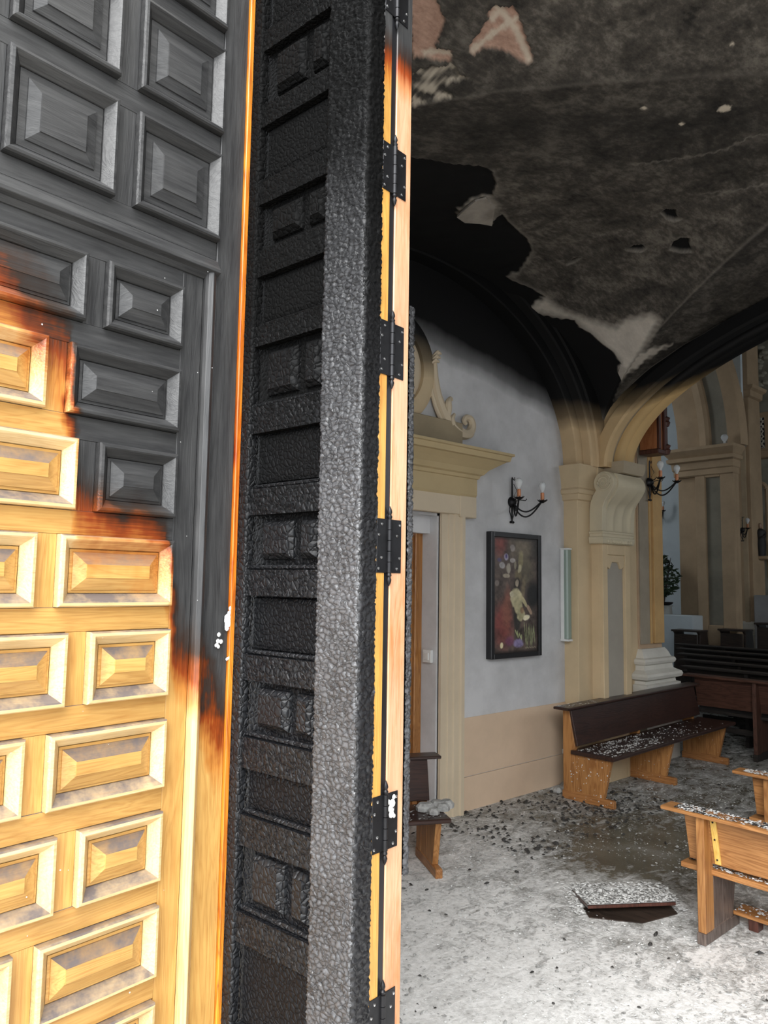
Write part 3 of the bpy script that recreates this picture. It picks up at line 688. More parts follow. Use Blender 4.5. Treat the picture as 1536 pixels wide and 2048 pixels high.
# lugs and lintel
li = MB(); li.box(2.87, 4.60, WY-.06, WY+.02, 2.36, 2.515); li.box(4.50, 4.70, WY-.068, WY+.01, 2.34, 2.515); li.box(2.77, 2.97, WY-.068, WY+.01, 2.34, 2.515)
li.build('lintel', su, d1, bev=.005)
co_ = MB()
def cornice_ring(z, p, e): return [(2.78-e, WY+.02, z), (2.78-e, WY-p, z), (4.69+e, WY-p, z), (4.69+e, WY+.02, z)]
lv = [(2.50, .055, .0), (2.53, .07, .01), (2.66, .07, .01), (2.665, .085, .02), (2.69, .09, .03), (2.70, .11, .05), (2.74, .13, .09), (2.78, .17, .16), (2.815, .21, .22), (2.82, .235, .24), (2.86, .245, .25), (2.865, .26, .27), (2.885, .26, .27), (2.89, .24, .25)]
M['mustard'] = sooty('mustard_cornice', (.50, .39, .22), 4.1, .3, .6, dirt=.12)
co_.loft([cornice_ring(*l) for l in lv]).build('cornice', M['mustard'], d1)
at_ = MB(); at_.box(2.98, 4.49, WY-.10, WY+.02, 2.885, 3.10); at_.build('attic_block', sooty('attic_ochre', (.36, .29, .19), 4.1, .3, .7), d1, bev=.006)
# white reveal, wooden leaf, switch
rv = MB(); rv.box(D1-.02, D1+.003, WY+.01, WY+.42, 0, DT); rv.box(D0, D1, WY+.01, WY+.42, DT-.02, DT+.01); rv.box(D0-.003, D0+.02, WY+.01, WY+.42, 0, DT)
rv.box(D0, D1-.02, WY+.09, WY+.16, DT-.16, DT-.02)
rv.build('white_reveal', M['wall'], d1)
lf = MB(); lf.box(D0+.02, D1-.15, WY+.22, WY+.26, .02, DT-.11)
lf.build('wooden_leaf', M['doorwood'], d1, bev=.003)
cs = MB(); cs.box(D1-.10, D1-.02, WY+.165, WY+.24, .02, DT-.04); cs.box(D0+.02, D0+.13, WY+.165, WY+.24, .02, DT-.04); cs.box(D0+.02, D1-.02, WY+.165, WY+.24, DT-.16, DT-.04)
cs.box(D1-.145, D1-.105, WY+.185, WY+.24, .02, DT-.17)
cs.build('door_casing', M['doorwood'], d1, bev=.006)
pn = MB()
for z0, z1 in ((.2, .9), (1.05, 2.0)):
    pn.box(D0+.25, D1-.32, WY+.205, WY+.225, z0, z1)
pn.build('door_panel', M['doorwood'], d1, bev=.008)
sw = onX(858, 1312, D1-.022)
sws = MB(); sws.box(D1-.05, D1-.022, sw[1]-.045, sw[1]+.045, sw[2]-.05, sw[2]+.05); sws.box(D1-.058, D1-.05, sw[1]-.025, sw[1]+.025, sw[2]-.03, sw[2]+.03)
tag(sws.build('light_switch', M['white_plastic'], None, bev=.003), 'white light switch in the white reveal of the little door', 'switch')
# oval medallion over the door with its stucco scrolls
CX, CZ = 3.765, 3.455
for (ri, ro_, y0, y1, nm) in ((.0, .34, WY-.05, WY+.01, 'medallion_field'), (.31, .44, WY-.08, WY+.01, 'medallion_rim')):
    mbm = MB(); rings = []
    for i in range(49):
        t = 2*PI*i/48
        pr2 = [(ri, y1), (ri, y0+.02), (ri+(ro_-ri)*.3, y0), (ri+(ro_-ri)*.7, y0+.005), (ro_, y0+.03), (ro_, y1)]
        rings.append([(CX+r*math.cos(t), y, CZ+r*1.02*math.sin(t)) for r, y in pr2])
    mbm.loft(rings, caps=False).build(nm, M['cream'] if 'rim' in nm else su, d1, smooth=True)
def scroll_side(sg):
    m_ = MB()
    def P(px, py, d=.05):
        q_ = onY(px, py, WY-d); return (CX+sg*(q_[0]-CX), WY-d, q_[2])
    m_.tube([P(866, 712), P(868, 730), P(869, 750), P(871, 770), P(875, 792), P(882, 815), P(891, 836), P(903, 853), P(917, 865), P(931, 869), P(941, 862), P(944, 850), P(940, 838), P(932, 835), P(928, 842), P(932, 848)],
            [.016, .026, .03, .034, .038, .044, .05, .054, .052, .044, .038, .034, .03, .024, .02, .016], 8, (0, 1, 0))
    m_.tube([P(861, 770), P(866, 795), P(873, 818), P(883, 840), P(895, 857), P(908, 868), P(922, 873)], [.012, .016, .018, .02, .02, .018, .012], 8, (0, 1, 0))
    m_.tube([P(893, 835, .06), P(896, 818, .08), P(897, 804, .09), P(901, 797, .08), P(904, 802, .08)], [.034, .034, .026, .018, .010], 8, (0, 1, 0))
    m_.tube([P(905, 850, .08), P(904, 838, .09), P(909, 828, .08)], [.03, .024, .012], 8, (0, 1, 0))
    for k in range(3): m_.tube([P(862+2*k, 728-8*k, .06), P(871+2*k, 721-8*k, .09), P(878+2*k, 724-8*k, .07)], [.014, .020, .010], 6, (0, 1, 0))
    m_.tube([P(930, 874, .05), P(940, 873, .06), P(947, 868, .05)], [.012, .018, .010], 6, (0, 1, 0))
    return m_
scroll_side(1).build('stucco_scroll', su, d1, smooth=True); scroll_side(-1).build('stucco_scroll', su, d1, smooth=True)

# far end: pier and arch at the transept, chancel pilaster and retable wall ------------------
X3 = 13.0
def far(px, py, X=X3): return onX(px, py, X)
yL, yM, yR = far(1358, 1100)[1], far(1397, 1100)[1], far(1474, 1100)[1]
zc = far(1400, 905)[2]; zc0 = far(1400, 925)[2]
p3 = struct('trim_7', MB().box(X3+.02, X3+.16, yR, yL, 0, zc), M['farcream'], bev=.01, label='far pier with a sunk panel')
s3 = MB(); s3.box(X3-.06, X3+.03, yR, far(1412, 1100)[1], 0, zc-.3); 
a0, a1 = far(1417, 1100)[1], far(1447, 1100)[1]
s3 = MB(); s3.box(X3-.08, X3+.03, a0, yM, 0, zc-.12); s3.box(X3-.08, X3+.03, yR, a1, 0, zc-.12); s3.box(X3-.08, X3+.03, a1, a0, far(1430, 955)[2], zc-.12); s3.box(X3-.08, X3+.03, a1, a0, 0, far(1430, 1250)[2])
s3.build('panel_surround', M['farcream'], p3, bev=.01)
MB().box(X3-.03, X3+.022, a1, a0, .9, far(1430, 955)[2]).build('sunk_panel', sooty('far_grey_inset', (.27, .25, .20), 9, .3), p3)
k3 = MB()
def ring3(z, p): return [(X3-.08-p, yR-p*.5, z), (X3+.15, yR-p*.5, z), (X3+.15, yL+p*.5, z), (X3-.08-p, yL+p*.5, z)]
hh = zc-zc0
k3.loft([ring3(z, p) for z, p in [(zc0-.26, 0), (zc0-.24, .03), (zc0-.15, .03), (zc0-.13, .06), (zc0-.02, .08), (zc0, .16), (zc0+.06, .17), (zc0+.08, .12), (zc, .24), (zc+.05, .24), (zc+.06, .10)]])
k3.build('capital', M['farcream'], p3)
wpt = far(1440, 700)
# arch springing from that pier towards the left: two orders with a grey sunk band between
ay = 4.2
z3 = zc+.05
AR = 4.4
pf = [(0, X3+.04), (0, X3+.15), (1.2, X3+.15), (1.2, X3+.0), (1.17, X3-.08), (.95, X3-.08), (.92, X3-.0), (.66, X3-.0), (.64, X3-.08), (.58, X3-.10), (.45, X3-.06), (.41, X3+.04)]
cw = yL+ay
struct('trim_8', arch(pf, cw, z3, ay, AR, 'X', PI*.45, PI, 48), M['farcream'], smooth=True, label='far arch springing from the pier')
arch([(.655, X3-.02), (.93, X3-.02), (.93, X3+.02), (.655, X3+.02)], cw, z3, ay, AR, 'X', PI*.45, PI, 48).build('sunk_band', sooty('far_grey_band', (.30, .28, .23), 9.5, .3), p3, smooth=True)
ycl = far(1477, 800)[1]; sp9 = MB(); pts9 = []
for t in np.linspace(PI, PI*.55, 24):
    pts9.append((cw+(ay+1.15)*math.cos(t), z3+(AR+1.15)*math.sin(t)))
sp9.prism(pts9+[(pts9[-1][0], 9.5), (ycl, 9.5), (ycl, z3)], 'x', X3+.12, X3+.2)
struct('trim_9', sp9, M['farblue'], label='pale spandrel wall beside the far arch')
# chancel pilaster
c0, c1 = onX(1474, 1000, 13.9)[1], onX(1503, 1000, 13.9)[1]
zt = onX(1485, 775, 13.9)[2]
pl = MB(); pl.box(13.9, 14.4, c1, c0+.3, .0, zt+2)
pil3 = struct('trim_10', pl, M['farcream'], bev=.01, label='chancel pilaster')
w_ = c0-c1
MB().box(13.86, 13.9, c1+w_*.28, c1+w_*.62, 1.2, zt-.3).build('fillet', sooty('far_pale_fillet', (.42, .33, .22), 9, .3), pil3, bev=.01)
kk = MB(); kk.loft([[(13.9-p, c1-p, z), (14.4, c1-p, z), (14.4, c0+.3, z), (13.9-p, c0+.3, z)] for z, p in [(zt-.2, 0), (zt-.18, .05), (zt-.08, .06), (zt-.05, .12), (zt, .14), (zt+.02, 0)]])
kk.build('capital', M['farcream'], pil3)
zb_ = onX(1505, 1252, 13.9)[2]
bb = MB(); bb.loft([[(13.9-p, c1-p, z), (14.4, c1-p, z), (14.4, c0+.3, z), (13.9-p, c0+.3, z)] for z, p in [(0, .14), (zb_-.15, .14), (zb_-.12, .18), (zb_-.05, .18), (zb_-.03, .08), (zb_+.04, .10), (zb_+.08, 0)]])
bb.build('pilaster_base', M['whitestone'], pil3)

# retable with its niche, lattice window and statue
XR = 14.6
def rt(px, py, X=XR): return onX(px, py, X)
ret = thing('retable', 'grey plaster retable with an arched niche beyond the chancel pilaster', 'altarpiece', (XR, rt(1520, 1100)[1], 0))
L_ = lambda p: (p[0]-XR, p[1]-rt(1520, 1100)[1], p[2])
def rbox(x0, y0, x1, y1, d0, d1):
    a, b_ = L_(rt(x0, y0)), L_(rt(x1, y1)); return MB().box(d0, d1, min(a[1], b_[1]), max(a[1], b_[1]), min(a[2], b_[2]), max(a[2], b_[2]))
M['plastergrey'] = plain('grey_plaster', (.28, .27, .22), .85, .3, 4, bump=.5)
rbox(1495, 560, 1600, 1270, .1, .4).build('back_panel', M['plastergrey'], ret)
rbox(1503, 828, 1541, 905, -.02, .1).build('lattice_frame', M['farcream'], ret, bev=.01)
rbox(1512, 838, 1531, 896, -.04, -.02).build('lattice_opening', M['dark'], ret)
la = MB(); A, B = L_(rt(1512, 838)), L_(rt(1531, 896)); yy0, yy1, zz0, zz1 = min(A[1], B[1]), max(A[1], B[1]), min(A[2], B[2]), max(A[2], B[2])
for k in range(-5, 8):
    for sgn in (1, -1):
        pts = []
        for t in np.linspace(0, 1, 24):
            z = zz0+t*(zz1-zz0); y = yy0+(k*.058 if sgn > 0 else (yy1-yy0)-k*.058)+sgn*t*(zz1-zz0)*.62-(.3 if sgn > 0 else -.3)*0
            if yy0 <= y <= yy1: pts.append((-.05, y, z))
        if len(pts) > 1: la.tube([pts[0], pts[-1]], .013, 4)
la.build('lattice', sooty('lattice_white', (.55, .52, .45), 9, .3), ret)
rbox(1500, 905, 1545, 915, -.10, .1).build('sill', M['farcream'], ret, bev=.01)
orn = MB()
for k in range(26):
    p = L_(rt(1482+rnd.random()*55, 690+rnd.random()*80)); r = .05+rnd.random()*.07
    orn.lathe([(0, -r*.6), (r*.7, -r*.4), (r, 0), (r*.6, r*.5), (0, r*.6)], (p[0]+.02, p[1], p[2]), 8)
orn.build('stucco_ornament', M['plastergrey'], ret, smooth=True)
# niche arch
na = MB(); cn = L_(rt(1523, 985)); ry = abs(L_(rt(1511, 1000))[1]-L_(rt(1535, 1000))[1])/2
arcp = [(-.02, cn[1]+ry*math.cos(t), cn[2]+ry*1.5*math.sin(t)) for t in np.linspace(0, PI, 20)]
arcp = [(-.02, cn[1]+ry, cn[2]-1.6)]+arcp+[(-.02, cn[1]-ry, cn[2]-1.6)]
na.tube(arcp, .045, 8); na.build('niche_arch', M['farcream'], ret, smooth=True)
# altar block, statue, sconces, plant etc. at the far end
def free_box(px0, py0, px1, py1, X, dx, name, m, label, cat, bev=.01, z0=None):
    a, b_ = onX(px0, py0, X), onX(px1, py1, X)
    y0, y1 = min(a[1], b_[1]), max(a[1], b_[1]); za, zb = min(a[2], b_[2]), max(a[2], b_[2])
    if z0 is not None: za = z0
    o = MB().box(0, dx, -(y1-y0)/2, (y1-y0)/2, 0, zb-za).build(name, m, None, bev=bev); o.location = (X, (y0+y1)/2, za)
    return tag(o, label, cat)
free_box(1507, 1190, 1560, 1250, 13.6, .25, 'altar_block', sooty('dim_white', (.40, .41, .42), 9, .3), 'white block altar in front of the retable', 'altar', z0=0)
free_box(1322, 1229, 1386, 1258, 12.55, .4, 'white_plinth', M['farblue'], 'long low white plinth at the foot of the far pier', 'plinth', z0=0)
# statue
sb = onX(1522, 1112, 14.2); st_top = onX(1522, 1045, 14.2)[2]; H = st_top-sb[2]
stt = thing('statue', 'small dark-robed statue standing on a bracket in the niche', 'statue', (14.2, sb[1], sb[2]))
MB().lathe([(.0, 0), (.20*H*.62, 0), (.21*H*.6, H*.02), (.15*H, H*.35), (.13*H, H*.5), (.16*H, H*.68), (.14*H, H*.76), (.05*H, H*.82), (0, H*.83)], (0, 0, 0), 16).build('robe', M['robe'], stt, smooth=True)
MB().lathe([(0, H*.80), (.035*H, H*.81), (.06*H, H*.86), (.065*H, H*.91), (.045*H, H*.97), (0, H*.99)], (0, 0, 0), 14).build('head', M['skin'], stt, smooth=True)
MB().tube([(-.02, .12*H, H*.72), (-.08*H, .15*H, H*.58), (-.16*H, .05*H, H*.52)], [.05*H, .045*H, .03*H], 8).build('sleeve', M['robe'], stt, smooth=True)
MB().tube([(-.02, -.12*H, H*.72), (-.08*H, -.15*H, H*.58), (-.16*H, -.05*H, H*.52)], [.05*H, .045*H, .03*H], 8).build('sleeve', M['robe'], stt, smooth=True)
MB().box(-.12*H, .45, -.22*H, .22*H, -.06, 0).build('bracket', M['farcream'], stt, bev=.01)

# ============================================================ THE CARVED LEAF (left)
ZB = .04
leaf = thing('carved_door_leaf', 'tall carved wooden door leaf, honey pine below and charred black above', 'door', (E3[0], E3[1], ZB), AL)
ZT = 4.02
def lb(s0, s1, h0, h1, z0, z1): return MB().box(s0, s1, -h1, -h0, z0-ZB, z1-ZB)   # s along leaf, h proud of its face
lb(-1.24, -.004, -.05, -.005, ZB, ZT).build('leaf_core', M['leaf_v'], leaf)
# stiles with the raised vertical moulding between them
lb(-.092, -.016, -.006, .004, ZB, ZT).build('stile', M['leaf_v'], leaf, bev=.002)
lb(-.0155, .0, -.05, .012, ZB, ZT).build('rim_strip', M['rim'], leaf, bev=.002, label='scorched orange rim of the leaf')
def mouldv(s0, s1, z0, z1):
    p = [(s0, 0), (s0, .010), (s0+.004, .020), (s0+(s1-s0)*.45, .026), (s1-.006, .018), (s1-.003, .010), (s1, .004), (s1, 0)]
    return MB().prism([(a, -b_) for a, b_ in p], 'z', z0-ZB, z1-ZB)
mouldv(-.129, -.096, ZB+.1, 2.585).build('stile_moulding', M['leaf_mould_v'], leaf, bev=.001)
lb(-.1885, -.129, -.006, .001, ZB, 2.585).build('stile', M['leaf_v'], leaf, bev=.0015)
# cross moulding that divides upper and lower fields
def mouldh(z0, z1, s0, s1, hh=.03):
    p = [(0, z0-ZB), (-.006, z0-ZB), (-.012, z0+.006-ZB), (-.016, z0+.012-ZB), (-hh, z0+.018-ZB), (-hh, z0+.026-ZB), (-.012, z1-.006-ZB), (-.004, z1-ZB), (0, z1-ZB)]
    return MB().prism(p, 'x', s0, s1)
mouldh(2.565, 2.625, -1.24, -.096).build('cross_moulding', M['leaf_mould'], leaf, bev=.001)

def frame_mesh(w, h, key, m):
    """mitred moulding round a panel: outer edge stands proud and falls inwards"""
    prof = [(0, 0), (0, .019), (.003, .0240), (.009, .0250), (.012, .0225), (.0275, .0030), (.0285, 0)]
    rings = []
    for (dx, dz) in ((1, 1), (-1, 1), (-1, -1), (1, -1)):
        rings.append([(dx*(w/2-d), -hh, dz*(h/2-d)) for d, hh in prof])
    mb = MB(); n = len(prof); vs = [p for r in rings for p in r]; fs = []
    for i in range(4):
        j = (i+1) % 4
        for k in range(n): fs.append((i*n+k, j*n+k, j*n+(k+1) % n, i*n+(k+1) % n))
    return mb.add(vs, fs).mesh('panel_moulding', m)
def field_mesh(w, h, big=False):
    steps = [(.030, .0005), (.036, .0012), (.0365, .0042), (.062, .0165), (.0625, .0185)] if not big else [(.030, .0005), (.046, .0012), (.047, .0045), (.072, .0120), (.073, .0150)]
    rings = [[(-w/2+d, -hh, -h/2+d), (w/2-d, -hh, -h/2+d), (w/2-d, -hh, h/2-d), (-w/2+d, -hh, h/2-d)] for d, hh in steps]
    return MB().loft(rings).mesh('raised_panel', M['leaf_h'])
cache = {}
def panel(s0, s1, z0, z1, big=False):
    w, h = round(s1-s0, 3), round(z1-z0, 3); key = (w, h, big)
    if key not in cache: cache[key] = (frame_mesh(w, h, key, M['leaf_mould']), field_mesh(w, h, big))
    c = ((s0+s1)/2, 0, (z0+z1)/2-ZB)
    link_mesh('panel_moulding', cache[key][0], leaf, c); link_mesh('raised_panel', cache[key][1], leaf, c)
ROW, H_ = .2085, .154
for i in range(12):
    zt_ = 2.518-ROW*i
    narrow = (i % 2 == 0)
    edges = [-.1945]
    spans = []
    s = -.1945
    k = 0
    while s > -1.2:
        w = (.200 if narrow == (k % 2 == 0) else .277); 
        spans.append((max(s-w, -1.235), s)); s -= w+.0485; k += 1
    for (a, b_) in spans:
        if b_-a > .1 and zt_-H_ > ZB: panel(a, b_, zt_-H_, zt_)
    # muntins between the panels of the row, a rail below
    for (a, b_), (c_, d_) in zip(spans[:-1], spans[1:]):
        lb(d_+.001, a-.001, -.006, .0012, zt_-H_-.0005, zt_+.0005).build('muntin', M['leaf_v'], leaf)
    zr0 = zt_-ROW+.001; zr1 = zt_-H_-.001
    if zr0 > ZB: lb(-1.235, -.1895, -.006, .002, zr0, zr1).build('rail', M['leaf_h'], leaf, bev=.001)
lb(-1.235, -.1895, -.006, .002, 2.519, 2.566).build('rail', M['leaf_h'], leaf, bev=.001)
for i in range(-1, 4):
    zt_ = 2.905+.2915*i
    if i == -1: continue
    for (a, b_) in ((-.337, -.0965), (-.636, -.389), (-.935, -.688), (-1.235, -.987)):
        panel(a, b_, zt_-.232, zt_, True)
    for (a, b_) in ((-.388, -.338), (-.687, -.637), (-.986, -.936)): lb(a, b_, -.006, .0012, zt_-.2325, zt_+.0005).build('muntin', M['leaf_v'], leaf)
    lb(-1.235, -.0935, -.006, .002, zt_+.001, zt_+.058).build('rail', M['leaf_h'], leaf, bev=.001)
lb(-1.235, -.0935, -.006, .002, 2.626, 2.672).build('rail', M['leaf_h'], leaf, bev=.001)
# flecks of white extinguisher foam on the leaf
fk = MB()
for (s, z, r) in ((-.018, 1.70, .010), (-.020, 1.685, .007), (-.016, 1.72, .006), (-.047, 1.655, .006), (-.05, 1.64, .005), (-.02, 1.60, .004)):
    for q in range(3):
        fk.lathe([(0, 0), (r, .001), (r*.8, r*.5), (0, r*.7)], (s+rnd.uniform(-.006, .006), -.012, z-ZB+rnd.uniform(-.012, .012)), 7, 'y')
for k in range(30):
    s, z, r = rnd.uniform(-.6, -.1), rnd.uniform(.8, 2.6), rnd.uniform(.0008, .002)
    fk.lathe([(0, 0), (r, .0), (r*.6, r*.6), (0, r*.8)], (s, -.022, z-ZB), 5, 'y')
o = fk.build('foam_fleck', M['ash'], leaf, smooth=True, label='white foam flecks'); o['kind'] = 'stuff'

# ============================================================ THE FOLDED, CHARRED LEAVES
A2 = AL+PI/2                                   # their faces run square to the carved leaf
dP = np.array([math.cos(A2), math.sin(A2), 0])
PCR = np.array([1.076, 1.266, 0])              # near corner of the front leaf
# local frame: x = thickness, going away from the viewer (dL), y = along dP towards the carved leaf
PZ0, PZ1 = .06, 3.70
fold = thing('folding_door_leaf', 'narrow folding door leaf with burnt alligatored face and yellow pine edge', 'door', (PCR[0], PCR[1], PZ0), AL)
def vor(U, V, cu, cv, seed=3):
    """F2-F1 cell pattern on a jittered grid, vectorised"""
    rg = np.random.default_rng(seed); NU, NV = int(U.max()/cu)+5, int(V.max()/cv)+5
    jx = rg.random((NU+4, NV+4))*.9; jy = rg.random((NU+4, NV+4))*.9; jh = rg.random((NU+4, NV+4))
    iu = np.floor(U/cu).astype(int); iv = np.floor(V/cv).astype(int)
    f1 = np.full(U.shape, 9.); f2 = np.full(U.shape, 9.); hh = np.zeros(U.shape)
    for a in (-1, 0, 1):
        for b_ in (-1, 0, 1):
            ku, kv = iu+a+1, iv+b_+1
            x = (iu+a+jx[ku, kv])-U/cu; y = (iv+b_+jy[ku, kv])-V/cv; d = np.sqrt(x*x+y*y)
            nw = d < f1; f2 = np.where(nw, f1, np.minimum(f2, d)); hh = np.where(nw, jh[ku, kv], hh); f1 = np.where(nw, d, f1)
    return f2-f1, hh
def char_sheet(name, path, zlo, zhi, step, cu, cv, amp, m, parent, seed=1, label=None):
    """path: list of (x, y) local points, a sheet rising from zlo to zhi, displaced into charcoal cells"""
    path = np.array(path, float); seg = np.hypot(*(path[1:]-path[:-1]).T); L = np.concatenate([[0], np.cumsum(seg)])
    nu = max(2, int(L[-1]/step)+1); nv = max(2, int((zhi-zlo)/step)+1)
    u = np.linspace(0, L[-1], nu); v = np.linspace(0, zhi-zlo, nv)
    x = np.interp(u, L, path[:, 0]); y = np.interp(u, L, path[:, 1])
    tx = np.gradient(x, u); ty = np.gradient(y, u); nn = np.hypot(tx, ty); nx_, ny_ = ty/nn, -tx/nn
    U, V = np.meshgrid(u, v, indexing='ij')
    wob = .004*np.sin(V*37+U*21)+.003*np.sin(V*83-U*50)
    d, hh = vor(np.abs(U+wob)+.0, V+.35*wob+.02, cu, cv, seed)
    d2, h2 = vor(np.abs(U), V+.01, cu*.38, cv*.38, seed+9)
    disp = amp*(np.clip(d*2.4, 0, 1)**.55*(.62+.5*hh)-.8)+amp*.18*(np.clip(d2*2, 0, 1)-.5)
    rg = np.random.default_rng(seed); disp += amp*.06*rg.standard_normal(U.shape)
    disp -= amp*.5*(np.sin(V*3.1+U*9)*.5+.5)*.6
    X = x[:, None]-nx_[:, None]*disp; Y = y[:, None]-ny_[:, None]*disp; Z = zlo+V
    vs = np.stack([X, Y, Z], -1).reshape(-1, 3)
    idx = np.arange(nu*nv).reshape(nu, nv); F = np.stack([idx[:-1, :-1], idx[1:, :-1], idx[1:, 1:], idx[:-1, 1:]], -1).reshape(-1, 4)
    me = bpy.data.meshes.new(name); me.vertices.add(len(vs)); me.vertices.foreach_set('co', vs.ravel())
    me.loops.add(F.size); me.loops.foreach_set('vertex_index', F.ravel().astype(np.int32))
    me.polygons.add(len(F)); me.polygons.foreach_set('loop_start', np.arange(0, F.size, 4, dtype=np.int32))
    me.polygons.foreach_set('use_smooth', np.ones(len(F), bool)); me.update(calc_edges=True); me.materials.append(m)
    o = bpy.data.objects.new(name, me); COL.objects.link(o); o.parent = parent
    if label: o['label'] = label
    return o
HT = PZ1-PZ0
# stile: from its inner side, over the face, round the worn corner and along the edge
PW = .443
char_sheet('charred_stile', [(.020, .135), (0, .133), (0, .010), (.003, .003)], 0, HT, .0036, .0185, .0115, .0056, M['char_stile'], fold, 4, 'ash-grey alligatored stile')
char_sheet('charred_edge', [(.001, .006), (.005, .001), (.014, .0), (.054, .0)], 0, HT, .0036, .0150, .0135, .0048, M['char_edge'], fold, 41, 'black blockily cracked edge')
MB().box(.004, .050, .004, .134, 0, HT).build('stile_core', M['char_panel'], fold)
MB().box(.053, .0835, .0, .40, 0, HT).build('pine_edge', M['edge_y'], fold, bev=.0015, label='yellow unburnt pine edge')
MB().box(.030, .052, .134, PW, 0, HT).build('back_board', M['char_panel'], fold)
# narrow far stile, meeting the carved leaf
char_sheet('charred_stile', [(0, PW), (0, PW-.045), (.022, PW-.046)], 0, HT, .006, .014, .010, .003, M['char_rail'], fold, 8)
# rails and panels between the stiles, from the heights read off the photo
RAILS = [(.20, .30), (.60, .72), (.925, .995), (1.152, 1.225), (1.337, 1.412), (1.552, 1.615), (1.763, 1.828), (1.967, 2.035), (2.179, 2.25), (2.411, 2.465), (2.60, 2.67), (2.80, 2.865), (3.02, 3.08), (3.24, 3.30), (3.46, 3.66)]
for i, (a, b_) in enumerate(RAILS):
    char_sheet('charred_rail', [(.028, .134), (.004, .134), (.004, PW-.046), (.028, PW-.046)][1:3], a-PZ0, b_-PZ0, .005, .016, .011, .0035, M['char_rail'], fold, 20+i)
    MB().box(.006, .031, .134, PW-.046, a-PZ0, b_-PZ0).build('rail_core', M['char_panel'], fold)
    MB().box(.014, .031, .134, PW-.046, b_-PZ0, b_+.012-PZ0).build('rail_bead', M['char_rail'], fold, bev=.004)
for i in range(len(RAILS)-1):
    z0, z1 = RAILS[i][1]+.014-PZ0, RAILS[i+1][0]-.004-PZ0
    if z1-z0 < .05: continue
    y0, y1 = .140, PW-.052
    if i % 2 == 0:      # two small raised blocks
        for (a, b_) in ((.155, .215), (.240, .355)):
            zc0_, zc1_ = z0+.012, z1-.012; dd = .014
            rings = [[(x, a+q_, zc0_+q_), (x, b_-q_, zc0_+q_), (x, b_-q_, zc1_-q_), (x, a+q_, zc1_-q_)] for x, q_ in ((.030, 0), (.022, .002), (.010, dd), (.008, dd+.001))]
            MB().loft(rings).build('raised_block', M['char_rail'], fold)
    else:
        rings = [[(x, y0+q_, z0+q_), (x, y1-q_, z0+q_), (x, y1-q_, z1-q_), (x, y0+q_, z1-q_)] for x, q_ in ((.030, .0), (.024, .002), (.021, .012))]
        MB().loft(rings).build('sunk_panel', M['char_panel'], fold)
# the second leaf, folded behind the first
fold2 = thing('rear_folding_door_leaf', 'rear folded door leaf showing a broad pinkish pine edge and charred lath', 'door', (PCR[0], PCR[1], PZ0), AL)
MB().box(.103, .1615, .0, .41, 0, HT).build('pine_edge', M['edge_o'], fold2, bev=.002, label='orange-pink pine edge')
MB().box(.1625, .1815, .004, .37, 1.135-PZ0, 2.475-PZ0).build('lath_core', M['char_panel'], fold2)
char_sheet('charred_lath', [(.162, -.001), (.178, -.002), (.186, .003), (.189, .014), (.189, .06)], 1.135-PZ0, 2.478-PZ0, .003, .020, .0135, .004, M['char_stile'], fold2, 33, 'bumpy charred lath')
MB().box(.0842, .1026, .003, .40, 0, HT).build('gap_shade_strip', M['canvas_frame'], fold2)  # added black strip, stands in for the shade in the gap between the leaves
# hinges
def hinge(zc_, h, full=True):
    hg = MB(); z0, z1 = zc_-h/2-PZ0, zc_+h/2-PZ0
    hg.box(.054, .0905, -.0025, .0, z0, z1).box(.100, .1405, -.0025, .0, z0, z1)
    o = hg.build('hinge', M['iron'], fold, bev=.0008, label='black iron butt hinge')
    kn = MB(); 
    for k in range(5):
        a = z0+(z1-z0)*k/5+.0008; b_ = z0+(z1-z0)*(k+1)/5-.0008; kn.lathe([(.0062, a), (.0062, b_)], (.0955, -.004, 0), 12)
    for zz, sg in ((z0, -1), (z1, 1)):
        kn.lathe([(.0045, zz), (.0062, zz+sg*.006), (.0035, zz+sg*.010), (.0058, zz+sg*.016), (.0045, zz+sg*.022), (.001, zz+sg*.030)] if sg > 0 else [(.001, zz-.030), (.0045, zz-.022), (.0058, zz-.016), (.0035, zz-.010), (.0062, zz-.006), (.0045, zz)], (.0955, -.004, 0), 12)
    kn.build('hinge_pin', M['iron'], o, smooth=True)
    for x in (.064, .128):
        for j, t in enumerate((.08, .28, .70, .90)):
            xx = x+(.006 if j % 2 else -.004)
            MB().lathe([(.0034, 0), (.0034, -.0012), (.002, -.002), (0, -.002)], (xx, -.0025, z0+(z1-z0)*t), 10, 'y').build('screw', M['screw'], o, smooth=True)
for zc_, h in ((2.795, .120), (2.35, .130), (1.885, .124), (1.268, .122), (.845, .120), (3.25, .12)): hinge(zc_, h)
fm = MB()
for (x, z, r) in ((.118, 1.305, .010), (.112, 1.295, .008), (.124, 1.318, .006), (.116, 1.282, .009), (.126, 1.276, .005), (.106, 1.31, .006), (.122, 1.29, .004)):
    fm.lathe([(0, 0), (r, -.001), (r*.8, -r*.4), (0, -r*.5)], (x, -.003, z-PZ0), 8, 'y')
o = fm.build('foam_fleck', M['ash'], fold2, smooth=True, label='white foam splash on the hinge'); o['kind'] = 'stuff'

